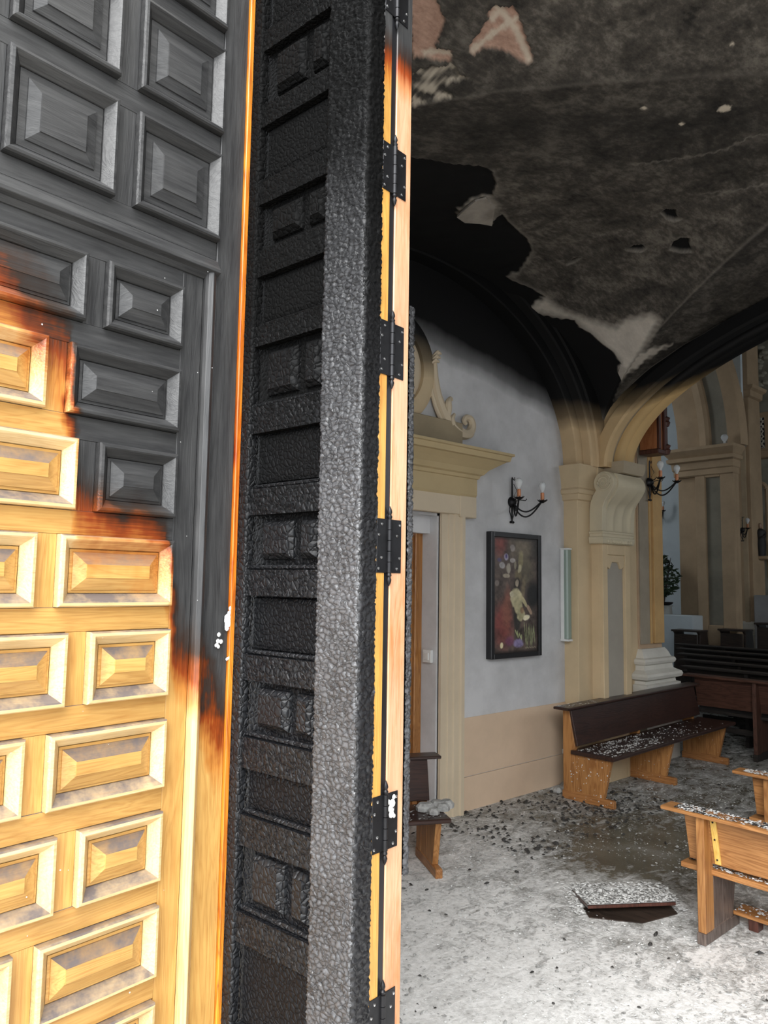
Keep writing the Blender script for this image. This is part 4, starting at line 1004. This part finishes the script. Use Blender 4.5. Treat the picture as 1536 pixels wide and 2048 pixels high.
# ============================================================ BENCHES
def pew_tree(name, label, cat, L, k, loc, rz, mats, frames, xs0=.0, group=None, side=None):
    """bench in its own frame: x along it, y from its back to the front of its seat, z up; k scales height and depth"""
    t = thing(name, label, cat, loc, rz, group)
    S = lambda *p: [(a*k, b_*k) for a, b_ in p]
    mt, mb_, ms, me_, mf = mats; sd = side or me_       # top rail, back board, seat, end frame, foot
    for x in frames:
        w = .021
        MB().prism(S((.0, .0), (.48, .0), (.48, .055), (.47, .066), (.36, .068), (.345, .078), (.12, .078), (.10, .068), (.0, .068)), 'x', x-w-.002, x+w+.002).build('foot', mf, t, bev=.004)
        MB().prism(S((.012, .066), (.125, .066), (.125, .44), (.07, .746), (.010, .746), (.010, .44)), 'x', x-w, x+w).build('post', me_, t, bev=.003)
        MB().prism(S((.125, .068), (.25, .068), (.255, .385), (.125, .385)), 'x', x-w*.95, x+w*.95).build('side_board', sd, t, bev=.002)
        MB().prism(S((.2505, .068), (.39, .068), (.462, .385), (.2555, .385)), 'x', x-w*.92, x+w*.92).build('side_board', sd, t, bev=.002)
    MB().prism(S((.105, .385), (.50, .385), (.505, .392), (.505, .410), (.495, .417), (.105, .417)), 'x', xs0-.01, L-xs0+.01).build('seat', ms, t, bev=.003)
    MB().prism(S((.128, .445), (.150, .450), (.086, .745), (.062, .745)), 'x', xs0+.03, L-xs0-.03).build('backrest', mb_, t, bev=.003)
    MB().prism(S((-.030, .746), (.115, .746), (.118, .752), (.118, .764), (.112, .769), (-.026, .769), (-.032, .762)), 'x', -.06, L+.06).build('top_rail', mt, t, bev=.003)
    return t
DK = (M['varnish'],)*3
# the bench against the left wall: dark seat and back on honey pine frames
WL = 2.50; WA = math.radians(2.0)
wx0, wy0 = 5.56, 3.845
wb_loc = (wx0+WL*math.cos(WA), wy0+WL*math.sin(WA)-.0, 0)
wbench = pew_tree('bench', 'long dark-varnished bench on honey pine frames standing along the left wall', 'bench', WL, 1.0, wb_loc, PI+WA,
    (M['varnish'], M['varnish'], M['varnish'], M['honey_z'], M['honey_y']), (WL-.045, WL-1.16, .14))
# small bench in front of the little door
sbench = pew_tree('bench', 'dark-backed bench half hidden by the folded door leaves', 'bench', .95, .86, (3.727, 3.636, 0), PI-math.radians(27),
    (M['varnish'], M['varnish'], M['varnish'], M['honey_z'], M['honey_y']), (.06, .85))
# honey pine bench at the right, seen from its back
HN = (M['honey_y2'],)*3 if 'honey_y2' in M else None
M['hb_x'] = wood('honey_pine_long_boards', (.28, .115, .034), (.48, .23, .08), 'x', 1, .42)
fb = pew_tree('bench', 'honey pine bench seen from behind at the right edge, white ash on its top rail', 'bench', 2.6, .845, (3.885, 1.985, 0), -PI/2,
    (M['hb_x'], M['hb_x'], M['hb_x'], M['honey_z'], M['greywood']), (.135, 2.4), side=M['greywood'])
# its yellow repair lath, screwed to the back board
lt = MB().prism([(.041, .624), (.052, .624), (.105, .385), (.094, .385)], 'x', .172, .202).build('repair_lath', M['lath'], fb, bev=.001, label='pale yellow lath with three screws')
for z, y in ((.605, .046), (.515, .0655), (.41, .089)):
    MB().lathe([(.005, 0), (.005, -.0015), (0, -.002)], (.187, y-.002, z), 8, 'y').build('screw', M['iron'], lt)
kn = MB(); kn.box(.15, 2.6, .34, .47, .064, .084); kn.build('kneeler_board', M['hb_x'], fb, bev=.003)
MB().box(.22, .27, .36, .43, .0, .063).build('kneeler_block', M['darkred'], fb, bev=.003, label='dark red block')
fb2 = pew_tree('bench', 'second honey pine bench, just showing above the front one at the right edge', 'bench', 2.6, .845, (4.97, 2.07, 0), -PI/2,
    (M['hb_x'], M['hb_x'], M['hb_x'], M['honey_z'], M['honey_y']), (.135, 2.4))
# dark smoked pews further in, seen from behind
labs = ['reddish smoked pew, nearest of the dark rows beyond the second pier', 'smoke-blackened pew directly behind the reddish one', 'smoke-blackened pew, third of the dark rows', 'smoke-blackened pew, fourth of the dark rows',
        'smoke-blackened pew, last but one of the dark rows', 'smoke-blackened pew, farthest of the dark rows']
px_ = wood('smoked_long_boards', (.012, .010, .009), (.034, .026, .022), 'x', 1, .5, knots=False)
prx = wood('reddish_smoked_long_boards', (.055, .022, .014), (.125, .055, .036), 'x', 1, .5)
prz = wood('reddish_smoked_post', (.055, .024, .015), (.12, .055, .038), 'z', 1, .5)
for i in range(6):
    X = 8.28+.64*i; yl = 4.02+(0 if i == 0 else .34*i)
    mm = (prx, prx, px_, prz, px_) if i == 0 else (px_,)*5
    t = pew_tree('pew', labs[i], 'pew', 3.2, 1.09+.022*i, (X, yl, 0), -PI/2, mm, (.70, 2.6), group='dark pews in the nave')
    MB().box(.05, 3.1, .30, .33, .20, .26).build('stretcher', mm[2], t, bev=.003)
for (x0, y0, x1, y1, X, nm, lab, cat) in ((1345, 1262, 1398, 1300, 12.1, 'choir_stall', 'black choir stall end beside the white plinth', 'stall'), (1438, 1261, 1490, 1300, 12.6, 'prie_dieu', 'black kneeling desk between the far pier and the chancel pilaster', 'desk'), (1511, 1249, 1570, 1300, 12.6, 'choir_stall', 'black choir stall in front of the white altar block', 'stall')):
    a, b_ = onX(x0, y0, X), onX(x1, y1, X); w = a[1]-b_[1]; zt = a[2]
    t = thing(nm, lab, cat, (X, b_[1], 0))
    MB().prism([(0, 0), (.05, zt-.04), (.0, zt), (.32, zt), (.40, .55), (.40, 0)], 'y', 0, .04).build('side', M['pew_dark'], t, bev=.005)
    MB().prism([(0, 0), (.05, zt-.04), (.0, zt), (.32, zt), (.40, .55), (.40, 0)], 'y', w-.04, w).build('side', M['pew_dark'], t, bev=.005)
    MB().box(0, .04, .04, w-.04, .1, zt-.04).build('back', M['pew_dark'], t, bev=.004)
    MB().box(-.02, .30, -.02, w+.02, zt, zt+.03).build('top', M['pew_dark'], t, bev=.005)

# ============================================================ ASH AND FLAKES
def chips(name, pos, size, m, label, cat, tilt=.35, parent=None, flat=.25):
    n = len(pos); V = []; F = []; k = 0
    for p, s in zip(pos, size):
        q = rnd.choice((4, 5, 5, 6)); a0 = rnd.random()*6.28; el = rnd.uniform(.4, 1); th = rnd.random()*6.28
        tx, ty = rnd.uniform(-tilt, tilt), rnd.uniform(-tilt, tilt)
        c, sn = math.cos(th), math.sin(th)
        pts = []
        for i in range(q):
            a = a0+6.283*i/q; r = s*rnd.uniform(.65, 1.15); x = r*math.cos(a); y = r*math.sin(a)*el
            x, y = x*c-y*sn, x*sn+y*c
            pts.append((p[0]+x, p[1]+y, p[2]+abs(tx)*s+abs(ty)*s+tx*x+ty*y))
        V += pts; V.append((p[0], p[1], p[2]+s*flat+(abs(tx)+abs(ty))*s))
        F += [(k+i, k+(i+1) % q, k+q) for i in range(q)]; k += q+1
    me = bpy.data.meshes.new(name); me.from_pydata(V, [], F); me.materials.append(m)
    o = bpy.data.objects.new(name, me); COL.objects.link(o)
    if parent is not None: o.parent = parent
    return tag(o, label, cat, kind='stuff')
def patchy(x, y): return math.sin(x*2.3+1.2*math.sin(y*1.7))*.5+math.sin(y*4.1+x*1.3+2*math.sin(x*.9))*.3+math.sin(x*9+y*7)*.2
def scatter(n, dens, xr, yr, smin, smax):
    pos, sz = [], []
    while len(pos) < n:
        x, y = rnd.uniform(*xr), rnd.uniform(*yr)
        if y < .30*x-.25 or y > WY-.03 and x < 7.3: continue
        if 5.95 < x < 6.8 and y > 3.8: continue
        if 3.80 < x < 4.7 and 2.1 < y < 2.95: continue
        if XA-.15 < x < XB+.15 and y > YP2-.15: continue
        if D0 < x < D1+.15 and y > WY-.12: continue
        if rnd.random() < dens(x, y): pos.append((x, y, .001)); sz.append(smin+(smax-smin)*rnd.random()**2.5)
    return pos, sz
dW = lambda x, y: min(1, max(0, .55+.6*patchy(x, y)))*(1.0 if x < 4 else .55)
p, s = scatter(15000, dW, (1.65, 8.2), (.3, 4.1), .002, .011)
chips('ash_flakes', p, s, M['ash'], 'white ash and plaster flakes strewn over the wet floor', 'ash')
p, s = scatter(7000, lambda x, y: min(1, max(0, .6-.5*patchy(x+.7, y))), (1.65, 8.2), (.3, 4.1), .003, .016)
chips('grey_ash_flakes', p, s, M['ashgrey'], 'grey flakes of burnt plaster strewn between the white ones', 'ash')
p, s = scatter(1300, lambda x, y: .015+(.9 if y > 3.1 and 4.2 < x < 6.2 else 0)*(.5+.5*patchy(x*1.5, y*1.4)), (2.2, 7.8), (.6, 4.08), .003, .028)
chips('cinder_heap', p, s, M['cinder'], 'dark cinders gathered along the foot of the left wall', 'cinders', flat=.5)
# whitish heap at the foot of the pilaster
hp = MB()
for k in range(26):
    x, y = rnd.uniform(5.70, 6.0), rnd.uniform(3.90, 4.06); r = rnd.uniform(.02, .055)
    hp.lathe([(0, 0), (r, 0), (r*.9, r*.3), (r*.5, r*.65), (0, r*.75)], (x, y, 0), 7)
tag(hp.build('debris_heap', M['ashgrey'], None), 'small grey heap of debris at the foot of the corner pilaster', 'debris', kind='stuff')

def dust_on(bench, rects, n, label, smin=.003, smax=.013, m='ash'):
    """flakes lying on a bench: rectangles in the bench's own frame (x0,x1,y0,y1,z)"""
    mw = Matrix.Translation(bench.location) @ Matrix.Rotation(bench.rotation_euler.z, 4, 'Z')
    pos, sz = [], []
    tot = sum((r[1]-r[0])*(r[3]-r[2])*r[5] for r in rects)
    for (x0, x1, y0, y1, z, wgt) in rects:
        c = int(n*(x1-x0)*(y1-y0)*wgt/tot)
        for _ in range(c):
            x = rnd.uniform(x0, x1); y = rnd.uniform(y0, y1)
            if rnd.random() > .62+.5*math.sin(x*13+2*math.sin(y*40)): continue
            pos.append(tuple(mw @ Vector((x, y, z)))); sz.append(smin+(smax-smin)*rnd.random()**2)
    return chips('ash_on_bench', pos, sz, M[m], label, 'ash', tilt=.25)
k_ = .845
dust_on(fb, [(.0, 1.3, -.02*k_, .112*k_, .770*k_, 1.0)], 2600, 'white ash flakes thick on the top rail of the front bench')
dust_on(fb, [(.0, 1.3, .13*k_, .49*k_, .419*k_, 1)], 3600, 'white ash flakes covering the seat of the front bench')
dust_on(fb, [(.15, 1.3, .345, .465, .086, 1)], 900, 'white ash flakes on the low kneeler board of the front bench')
dust_on(fb, [(.0, 1.3, -.02*k_, .112*k_, .771*k_, 1.0)], 900, 'dark burnt scraps among the ash on the top rail of the front bench', .004, .014, 'cinder')
dust_on(fb, [(.0, 1.3, .13*k_, .49*k_, .420*k_, 1)], 1100, 'dark burnt scraps among the ash on the seat of the front bench', .004, .014, 'cinder')
dust_on(fb2, [(.0, .8, -.02*k_, .112*k_, .770*k_, 1.0)], 1200, 'white ash flakes on the top rail of the second pine bench')
dust_on(wbench, [(WL-.95, WL-.02, .15, .49, .418, 1.0), (WL-1.7, WL-.95, .15, .49, .418, .30), (.2, WL-1.7, .15, .49, .418, .08)], 2100, 'white ash flakes scattered over the near half of the wall bench seat', .002, .014)
dust_on(wbench, [(WL-.5, WL+.05, -.02, .11, .771, 1.0)], 260, 'thin white ash on the near end of the wall bench top rail', .002, .010)
dust_on(sbench, [(.0, .5, .12, .42, .361, 1.0)], 400, 'grey ash on the seat of the half hidden bench', .002, .012, 'ashgrey')
# a lump of fallen plaster on the half hidden bench
lm = MB(); 
for k in range(9):
    r = rnd.uniform(.025, .05); lm.lathe([(0, 0), (r, 0), (r*1.05, r*.5), (r*.6, r*.95), (0, r)], (rnd.uniform(-.10, .10), rnd.uniform(-.05, .05), 0), 8)
o = lm.build('plaster_lump', M['ashgrey']); o.location = (3.60, 3.42, .362); tag(o, 'crumbled grey lump of plaster lying on the half hidden bench', 'plaster')
# flecks stuck to the bench frames
wm = Matrix.Translation(wbench.location) @ Matrix.Rotation(wbench.rotation_euler.z, 4, 'Z')
sp_ = MB()
for fx, n in ((WL-.045, 70), (WL-1.16, 34), (.14, 10)):
    for k in range(n):
        y, z = rnd.uniform(.08, .46), rnd.uniform(.01, .37); r = rnd.choice((.0025, .003, .004, .006))
        p0 = (fx+.0215+(.006 if z < .07 else 0), y, z)
        sp_.lathe([(r, 0), (r*.7, r*.6), (0, r*.8)], p0, 6, 'x')
o = sp_.build('foam_fleck', M['ash'], wbench, smooth=True, label='white flecks splashed on the frames'); o['kind'] = 'stuff'

# brown board with a lifted ash-covered slab in the middle of the floor
A_, B_, C_ = onZ(1176, 1812, .055), onZ(1352, 1805, .055), onZ(1285, 1846, .004)
bd = thing('fallen_board', 'dark red-brown board edge lifting out of the ash in the middle of the floor', 'board', (A_[0], A_[1], 0))
rel = lambda p, z=None: (p[0]-A_[0], p[1]-A_[1], p[2] if z is None else z)
away = np.array([math.cos(PSI), math.sin(PSI), 0])
A2_, B2_ = A_+away*.36, B_+away*.32
def slab(pts, t): 
    n = len(pts); return MB().add([rel(p) for p in pts]+[rel(p, p[2]-t) for p in pts], [tuple(range(n)), tuple(range(n, 2*n))[::-1]]+[(i, (i+1) % n, n+(i+1) % n, n+i) for i in range(n)])
A2_ = np.array([A2_[0], A2_[1], .004]); B2_ = np.array([B2_[0], B2_[1], .004])
slab([A_, B_, B2_, A2_], .016).build('lifted_plank', M['darkred'], bd, bev=.002)
up = lambda p, d=.003: np.array([p[0], p[1], p[2]+d])
slab([up(A_+away*.012), up(B_+away*.012), up(B2_), up(A2_)], .003).build('ash_crust', M['ashgrey'], bd)
A0, B0 = A_.copy(), B_.copy(); A0[2] = B0[2] = .006; A0 = A0-away*.02; B0 = B0-away*.02
slab([A0, C_, B0, B0+away*.12, A0+away*.12], .005).build('flat_board', M['pew_dark'], bd)
p, s = [], []
for k in range(1500):
    u, v = rnd.uniform(-.14, 1.14), rnd.uniform(.02, 1.25); uc, vc = min(1, max(0, u)), min(1, v)
    q_ = A_*(1-u)+B_*u; q2 = A2_*(1-u)+B2_*u; r_ = q_*(1-v)+q2*v
    if uc != u or vc != v: r_[2] = .002
    p.append((r_[0], r_[1], r_[2]+.005)); s.append(rnd.uniform(.003, .014))
chips('ash_on_board', p, s, M['ash'], 'white ash flakes covering the lifted board on the floor', 'ash')

# ============================================================ THINGS ON THE WALLS
# painting
YF = WY-.062
fx0, fx1 = onY(983, 1190, YF)[0], onY(1083.5, 1190, YF)[0]
fz0, fz1 = onY(1080, 1311, YF)[2], onY(1083, 1071, YF)[2]
FW, FH = fx1-fx0, fz1-fz0
pt = thing('painting', 'tall dark painting of a pale reclining robed figure in a deep black frame', 'painting', ((fx0+fx1)/2, WY, (fz0+fz1)/2))
fr = MB()
bw = .042
for (a, b_, c_, d_) in ((-FW/2, -FW/2+bw, -FH/2, FH/2), (FW/2-bw, FW/2, -FH/2, FH/2), (-FW/2+bw, FW/2-bw, FH/2-bw, FH/2), (-FW/2+bw, FW/2-bw, -FH/2, -FH/2+bw)):
    MB().box(a, b_, -.062, -.002, c_, d_).build('frame_bar', M['canvas_frame'], pt, bev=.003)
def painting_mesh(w, h, nu=110, nv=190):
    U, V = np.meshgrid(np.linspace(0, 1, nu), np.linspace(0, 1, nv), indexing='ij')
    rg = np.random.default_rng(2)
    def vnoise(a, b_, s):
        g_ = rg.random((a+2, b_+2)); x = U*a; y = V*b_; i = x.astype(int); j = y.astype(int); fx = x-i; fy = y-j
        fx = fx*fx*(3-2*fx); fy = fy*fy*(3-2*fy)
        return ((g_[i, j]*(1-fx)+g_[i+1, j]*fx)*(1-fy)+(g_[i, j+1]*(1-fx)+g_[i+1, j+1]*fx)*fy-.5)*s
    ns = vnoise(7, 12, 1)+vnoise(17, 30, .7)+vnoise(40, 70, .5)
    col = np.zeros((nu, nv, 3)); col[:] = (.052, .038, .032)
    col *= (1+.9*ns)[..., None]
    def blob(cx, cy, rx, ry, c, a=1.0, ang=0, hard=3.0):
        x, y = (U-cx)*w/h, (V-cy); ca, sa = math.cos(ang), math.sin(ang)
        xx, yy = (x*ca+y*sa)/(rx*w/h), (-x*sa+y*ca)/ry
        m_ = np.clip((1-np.sqrt(xx*xx+yy*yy)+.16*ns)*hard, 0, 1)*a
        col[:] = col*(1-m_[..., None])+np.array(c)*(1+.5*ns[..., None])*m_[..., None]
    blob(.15, .05, .22, .16, (.10, .025, .02), .9, 0, 1.5); blob(.62, .10, .40, .16, (.085, .07, .05), .9, 0, 1.3); blob(.2, .75, .3, .25, (.10, .025, .022), .9, 0, 1.5)
    blob(.72, .30, .25, .20, (.07, .06, .04), .8, 0, 1.3); blob(.88, .50, .20, .16, (.006, .006, .006), 1, .2, 2); blob(.52, .68, .10, .18, (.010, .010, .009), .9, 0, 2.5)
    blob(.93, .1, .12, .12, (.02, .018, .015), .8, 0, 1.5); blob(.3, .62, .13, .22, (.13, .05, .035), .8, .1, 2)
    for (x, y, r, q, c) in ((.28, .17, .055, .035, (.22, .20, .26)), (.28, .165, .025, .022, (.05, .03, .13)), (.42, .09, .06, .035, (.15, .13, .12)), (.42, .20, .07, .022, (.22, .20, .19)), (.19, .245, .065, .03, (.19, .18, .18)),
                            (.33, .27, .05, .05, (.18, .16, .13)), (.28, .335, .085, .02, (.20, .17, .13)), (.13, .20, .05, .018, (.05, .04, .08)), (.48, .24, .03, .04, (.17, .15, .11)), (.08, .4, .05, .03, (.12, .1, .09))): blob(x, y, r, q, c, .95, 0, 5)
    blob(.60, .20, .07, .10, (.15, .13, .07), .8, .1, 2.5); blob(.55, .33, .09, .075, (.10, .08, .045), .9, .15, 2.5)
    blob(.58, .27, .045, .045, (.26, .23, .15), 1, .3, 5)
    blob(.52, .41, .085, .075, (.016, .012, .010), 1, .2, 4); blob(.52, .395, .042, .038, (.24, .20, .15), 1, .2, 6)
    blob(.66, .44, .05, .12, (.10, .08, .05), .8, .15, 3)
    blob(.50, .53, .14, .10, (.30, .27, .17), 1, -.35, 5); blob(.55, .60, .11, .09, (.28, .25, .15), 1, -.4, 5); blob(.60, .67, .10, .06, (.24, .22, .13), 1, -.3, 5)
    blob(.40, .495, .05, .028, (.33, .30, .21), 1, 0, 6); blob(.68, .56, .035, .075, (.25, .22, .13), 1, -.75, 6); blob(.80, .63, .035, .06, (.20, .14, .10), 1, -.7, 6)
    blob(.73, .70, .085, .024, (.38, .35, .25), 1, -.2, 7); blob(.63, .635, .05, .035, (.16, .09, .05), .8, 0, 4)
    for k in range(7):
        blob(.70+.035*k, .84+.012*(k % 3), .012, .11, (.17, .19, .10), .8, .12*((k % 3)-1), 3); 
    for k in range(5): blob(.50+.03*k, .83+.01*k, .012, .035, (.22, .24, .12), .9, .5*((k % 3)-1), 4)
    blob(.55, .92, .13, .045, (.14, .12, .22), .8, 0, 2.5); blob(.35, .9, .12, .05, (.09, .03, .06), .8, 0, 2); blob(.18, .93, .035, .028, (.36, .32, .20), 1, .3, 5)
    for k in range(9): blob(.72+.028*k, .965-.004*(k % 2), .013, .005, (.22, .20, .14), .7, 0, 4)
    e = np.minimum(np.minimum(U, 1-U)*w/h, np.minimum(V, 1-V)); col *= np.clip(e/.03, .25, 1)[..., None]
    vs = np.stack([(U-.5)*w, np.full(U.shape, -.048), (.5-V)*h], -1).reshape(-1, 3)
    idx = np.arange(nu*nv).reshape(nu, nv); F = np.stack([idx[:-1, :-1], idx[:-1, 1:], idx[1:, 1:], idx[1:, :-1]], -1).reshape(-1, 4)
    me = bpy.data.meshes.new('canvas'); me.from_pydata(vs.tolist(), [], F.tolist())
    a_ = me.color_attributes.new('paint', 'FLOAT_COLOR', 'POINT'); a_.data.foreach_set('color', np.concatenate([np.clip(col*1.9, .002, 1).reshape(-1, 3), np.ones((nu*nv, 1))], 1).astype(np.float32).ravel())
    m, nt, b = mat('oil_paint'); n = N(nt); at = n('Attribute'); at.attribute_name = 'paint'; n.link(at.outputs['Color'], b.inputs['Base Color']); b.inputs['Roughness'].default_value = .4
    g = n('TexCoord').outputs['Object']; n.bump(n.noise(g, 90, 4, .7), .4, .003, b); me.materials.append(m)
    return me
link_mesh('canvas', painting_mesh(FW-2*bw+.004, FH-2*bw+.004), pt)

# wall lamps
def sconce(label, loc, rz=0, k=1.0, group='wrought-iron wall lamps'):
    t = thing('wall_sconce', label, 'wall lamp', loc, rz, group); t.scale = (k, k, k)
    bp = MB(); bp.tube([(0, -.012, -.17), (0, -.012, -.05), (0, -.014, .06), (0, -.012, .20), (0, -.014, .222)], [.006, .008, .008, .006, .004], 8)
    bp.tube([(0, -.014, .215), (.012, -.016, .205), (.024, -.018, .196), (.034, -.018, .204), (.032, -.018, .218), (.022, -.018, .216)], .004, 6)
    for sg in (-1, 1):
        bp.tube([(0, -.012, -.165), (sg*.016, -.012, -.125), (sg*.034, -.012, -.085), (sg*.030, -.012, -.05), (sg*.008, -.012, -.035)], .0045, 6)
        bp.lathe([(0, -.012), (.012, -.006), (.014, .0), (.010, .008), (0, .012)], (sg*.014, -.012, -.178), 8)
    bp.lathe([(0, -.055), (.022, -.048), (.042, -.025), (.048, -.002), (.0, 0)], (0, 0, 0), 14, 'y')
    bp.tube([(0, -.03, .05), (.02, -.05, .10), (0, -.03, .16)], .003, 5)
    bp.build('backplate', M['iron'], t, smooth=True)
    for sx in (-1, 1):
        ex, ey = sx*.165, -.215
        am = MB()
        for dz, sag in ((.0, .085), (-.018, .120)):
            pts = []
            for i in range(15):
                u = i/14; pts.append((ex*u, -.03+(ey+.03)*u, dz*(1-u)+.0-sag*math.sin(PI*u**.85)*1.0-.01*(1-u)+(.012*u)))
            am.tube(pts, .0072, 8)
        am.tube([(0, -.03, 0), (ex*.22, -.07, .018), (ex*.42, -.105, .012), (ex*.46, -.115, .028)], .0045, 6)
        am.lathe([(.008, -.01), (.036, .006), (.040, .012), (.030, .012), (.014, .018), (0, .02)], (ex, ey, .0), 12)
        for q_ in range(8):
            a = q_*PI/4; am.tube([(ex+.03*math.cos(a), ey+.03*math.sin(a), .01), (ex+.045*math.cos(a), ey+.045*math.sin(a), .020)], .003, 4)
        am.build('arm', M['iron'], t, smooth=True)
        sl = MB().lathe([(0, .016), (.0165, .016), (.0165, .078), (.012, .082), (0, .082)], (ex, ey, 0), 14).build('candle_sleeve', M['copper'], t, smooth=True)
        MB().lathe([(0, .080), (.010, .082), (.013, .092), (.028, .122), (.033, .142), (.028, .162), (.014, .176), (0, .179)], (ex, ey, 0), 16).build('bulb', M['glass'], t, smooth=True)
    return t
s1 = onY(1022, 1005, WY)
sconce('black iron two-bulb wall lamp above the painting', (s1[0], WY, 2.525))
s2 = onY(1297, 965, YP2)
sconce('black iron two-bulb wall lamp on the second pier', (s2[0]-.0, YP2, 1.8+(s2[2]-1.8)), 0, 1.08)
X4 = 15.36
s3_ = onX(1325, 1025, X4); 
sconce('small far wall lamp on the bluish wall left of the far pier', (X4, s3_[1]+.05, s3_[2]), -PI/2, 1.25)
s4 = onX(1489, 1060, 13.88)
sconce('dark far wall lamp on the chancel pilaster', (13.88, s4[1]+.03, s4[2]), -PI/2, 1.1)
# glow-less bulb on the far capital
b5 = onX(1447, 899, 12.75)
t = thing('bare_bulb_lamp', 'small round bulb standing on the far pier capital', 'lamp', (12.80, b5[1], zc+.055))
t.scale = (.62, .62, .62)
MB().lathe([(0, 0), (.05, 0), (.03, .03), (.03, .08), (0, .08)], seg=12).build('socket', M['white_plastic'], t, smooth=True)
MB().lathe([(0, .07), (.04, .08), (.09, .15), (.10, .2), (.07, .26), (0, .29)], seg=14).build('bulb', M['glass'], t, smooth=True)

# vertical lamp with greenish cover beside the corner pilaster
lp = thing('strip_light', 'vertical strip light with greenish cover beside the corner pilaster', 'lamp', (5.998, 4.07, 1.29))
MB().box(-.034, .028, .004, .045, .0, .86).build('housing', M['white_plastic'], lp, bev=.004)
MB().prism([(-.033, .006), (-.033, -.022), (-.024, -.036), (.022, -.038), (.033, -.024), (.033, .006)], 'z', .02, .845).build('cover', M['cover'], lp, bev=.002)
MB().box(-.037, .035, -.042, .046, .845, .862).build('end_cap', M['white_plastic'], lp, bev=.002)
MB().box(-.037, .035, -.042, .046, -.002, .018).build('end_cap', M['white_plastic'], lp, bev=.002)

# wooden shrine box on the second pier
rb0 = onY(1265, 915, YP2)
zb0 = onY(1300, 916, YP2)[2]
rx0, rx1 = 7.36, onY(1319, 900, 3.93)[0]
bx = thing('wooden_shrine_box', 'red-brown wooden box with dark carved edges hung high on the second pier', 'cabinet', (rx0, YP2, zb0))
BW_ = rx1-rx0
MB().box(.0, BW_-.03, -.20, -.003, .05, 1.5).build('box_body', M['redbox'], bx, bev=.004)
MB().box(-.02, BW_, -.225, -.003, .0, .05).build('base_moulding', M['darkred'], bx, bev=.008)
fe = MB(); fe.box(-.002, .045, -.228, -.198, .05, 1.5); fe.box(BW_-.07, BW_-.0, -.228, -.198, .05, 1.5)
fe.build('front_stile', M['darkred'], bx, bev=.006)
for zz in (.02, .32, .62, .95):
    MB().lathe([(0, -.06), (.03, -.05), (.045, -.01), (.03, .01), (.045, .04), (.0, .07)], (BW_-.01, -.215, zz+.04), 10).build('carved_boss', M['darkred'], bx, smooth=True)

# plant on its pedestal at the far left of the transept
pc_ = onX(1339, 1229, 12.78)
pd = thing('pedestal', 'slim grey pedestal under the dark leafy plant', 'pedestal', (12.78, pc_[1]+.10, pc_[2]-.02)); zpd = onX(1339, 1211, 12.78)[2]-pc_[2]+.02
MB().lathe([(0, 0), (.15, 0), (.14, .03), (.13, zpd*.9), (.15, zpd*.92), (.15, zpd), (0, zpd)], seg=16).build('shaft', M['pot'], pd, smooth=True)
ptop = pc_[2]-.02+zpd
pl_ = thing('potted_plant', 'dark leafy potted plant beside the bluish far wall', 'plant', (12.78, pc_[1]+.10, ptop))
MB().lathe([(0, 0), (.09, 0), (.15, .03), (.16, .06), (0, .06)], seg=14).build('pot', M['iron'], pl_, smooth=True)
st = MB()
for k in range(7):
    a = k*.9; st.tube([(0, 0, .05), (.05*math.cos(a), .05*math.sin(a), .3), (.13*math.cos(a), .13*math.sin(a), .55+.05*k)], [.012, .009, .005], 5)
st.build('stem', M['pew_dark'], pl_)
fo = MB()
for k in range(330):
    a = rnd.random()*6.28; h = rnd.random(); r = (.20*math.sin(min(1, h*1.1)*PI)**.6+.05)*rnd.uniform(.4, 1.1); z = .16+h*.72
    c = Vector((r*math.cos(a), r*math.sin(a), z)); u = Vector((rnd.uniform(-1, 1), rnd.uniform(-1, 1), rnd.uniform(-.6, .8))).normalized(); w = u.orthogonal().normalized(); l = rnd.uniform(.04, .075)
    fo.add([c-u*l, c+w*l*.45, c+u*l, c-w*l*.45], [(0, 1, 2, 3)])
o = fo.build('foliage', M['leafgreen'], pl_); o['kind'] = 'stuff'
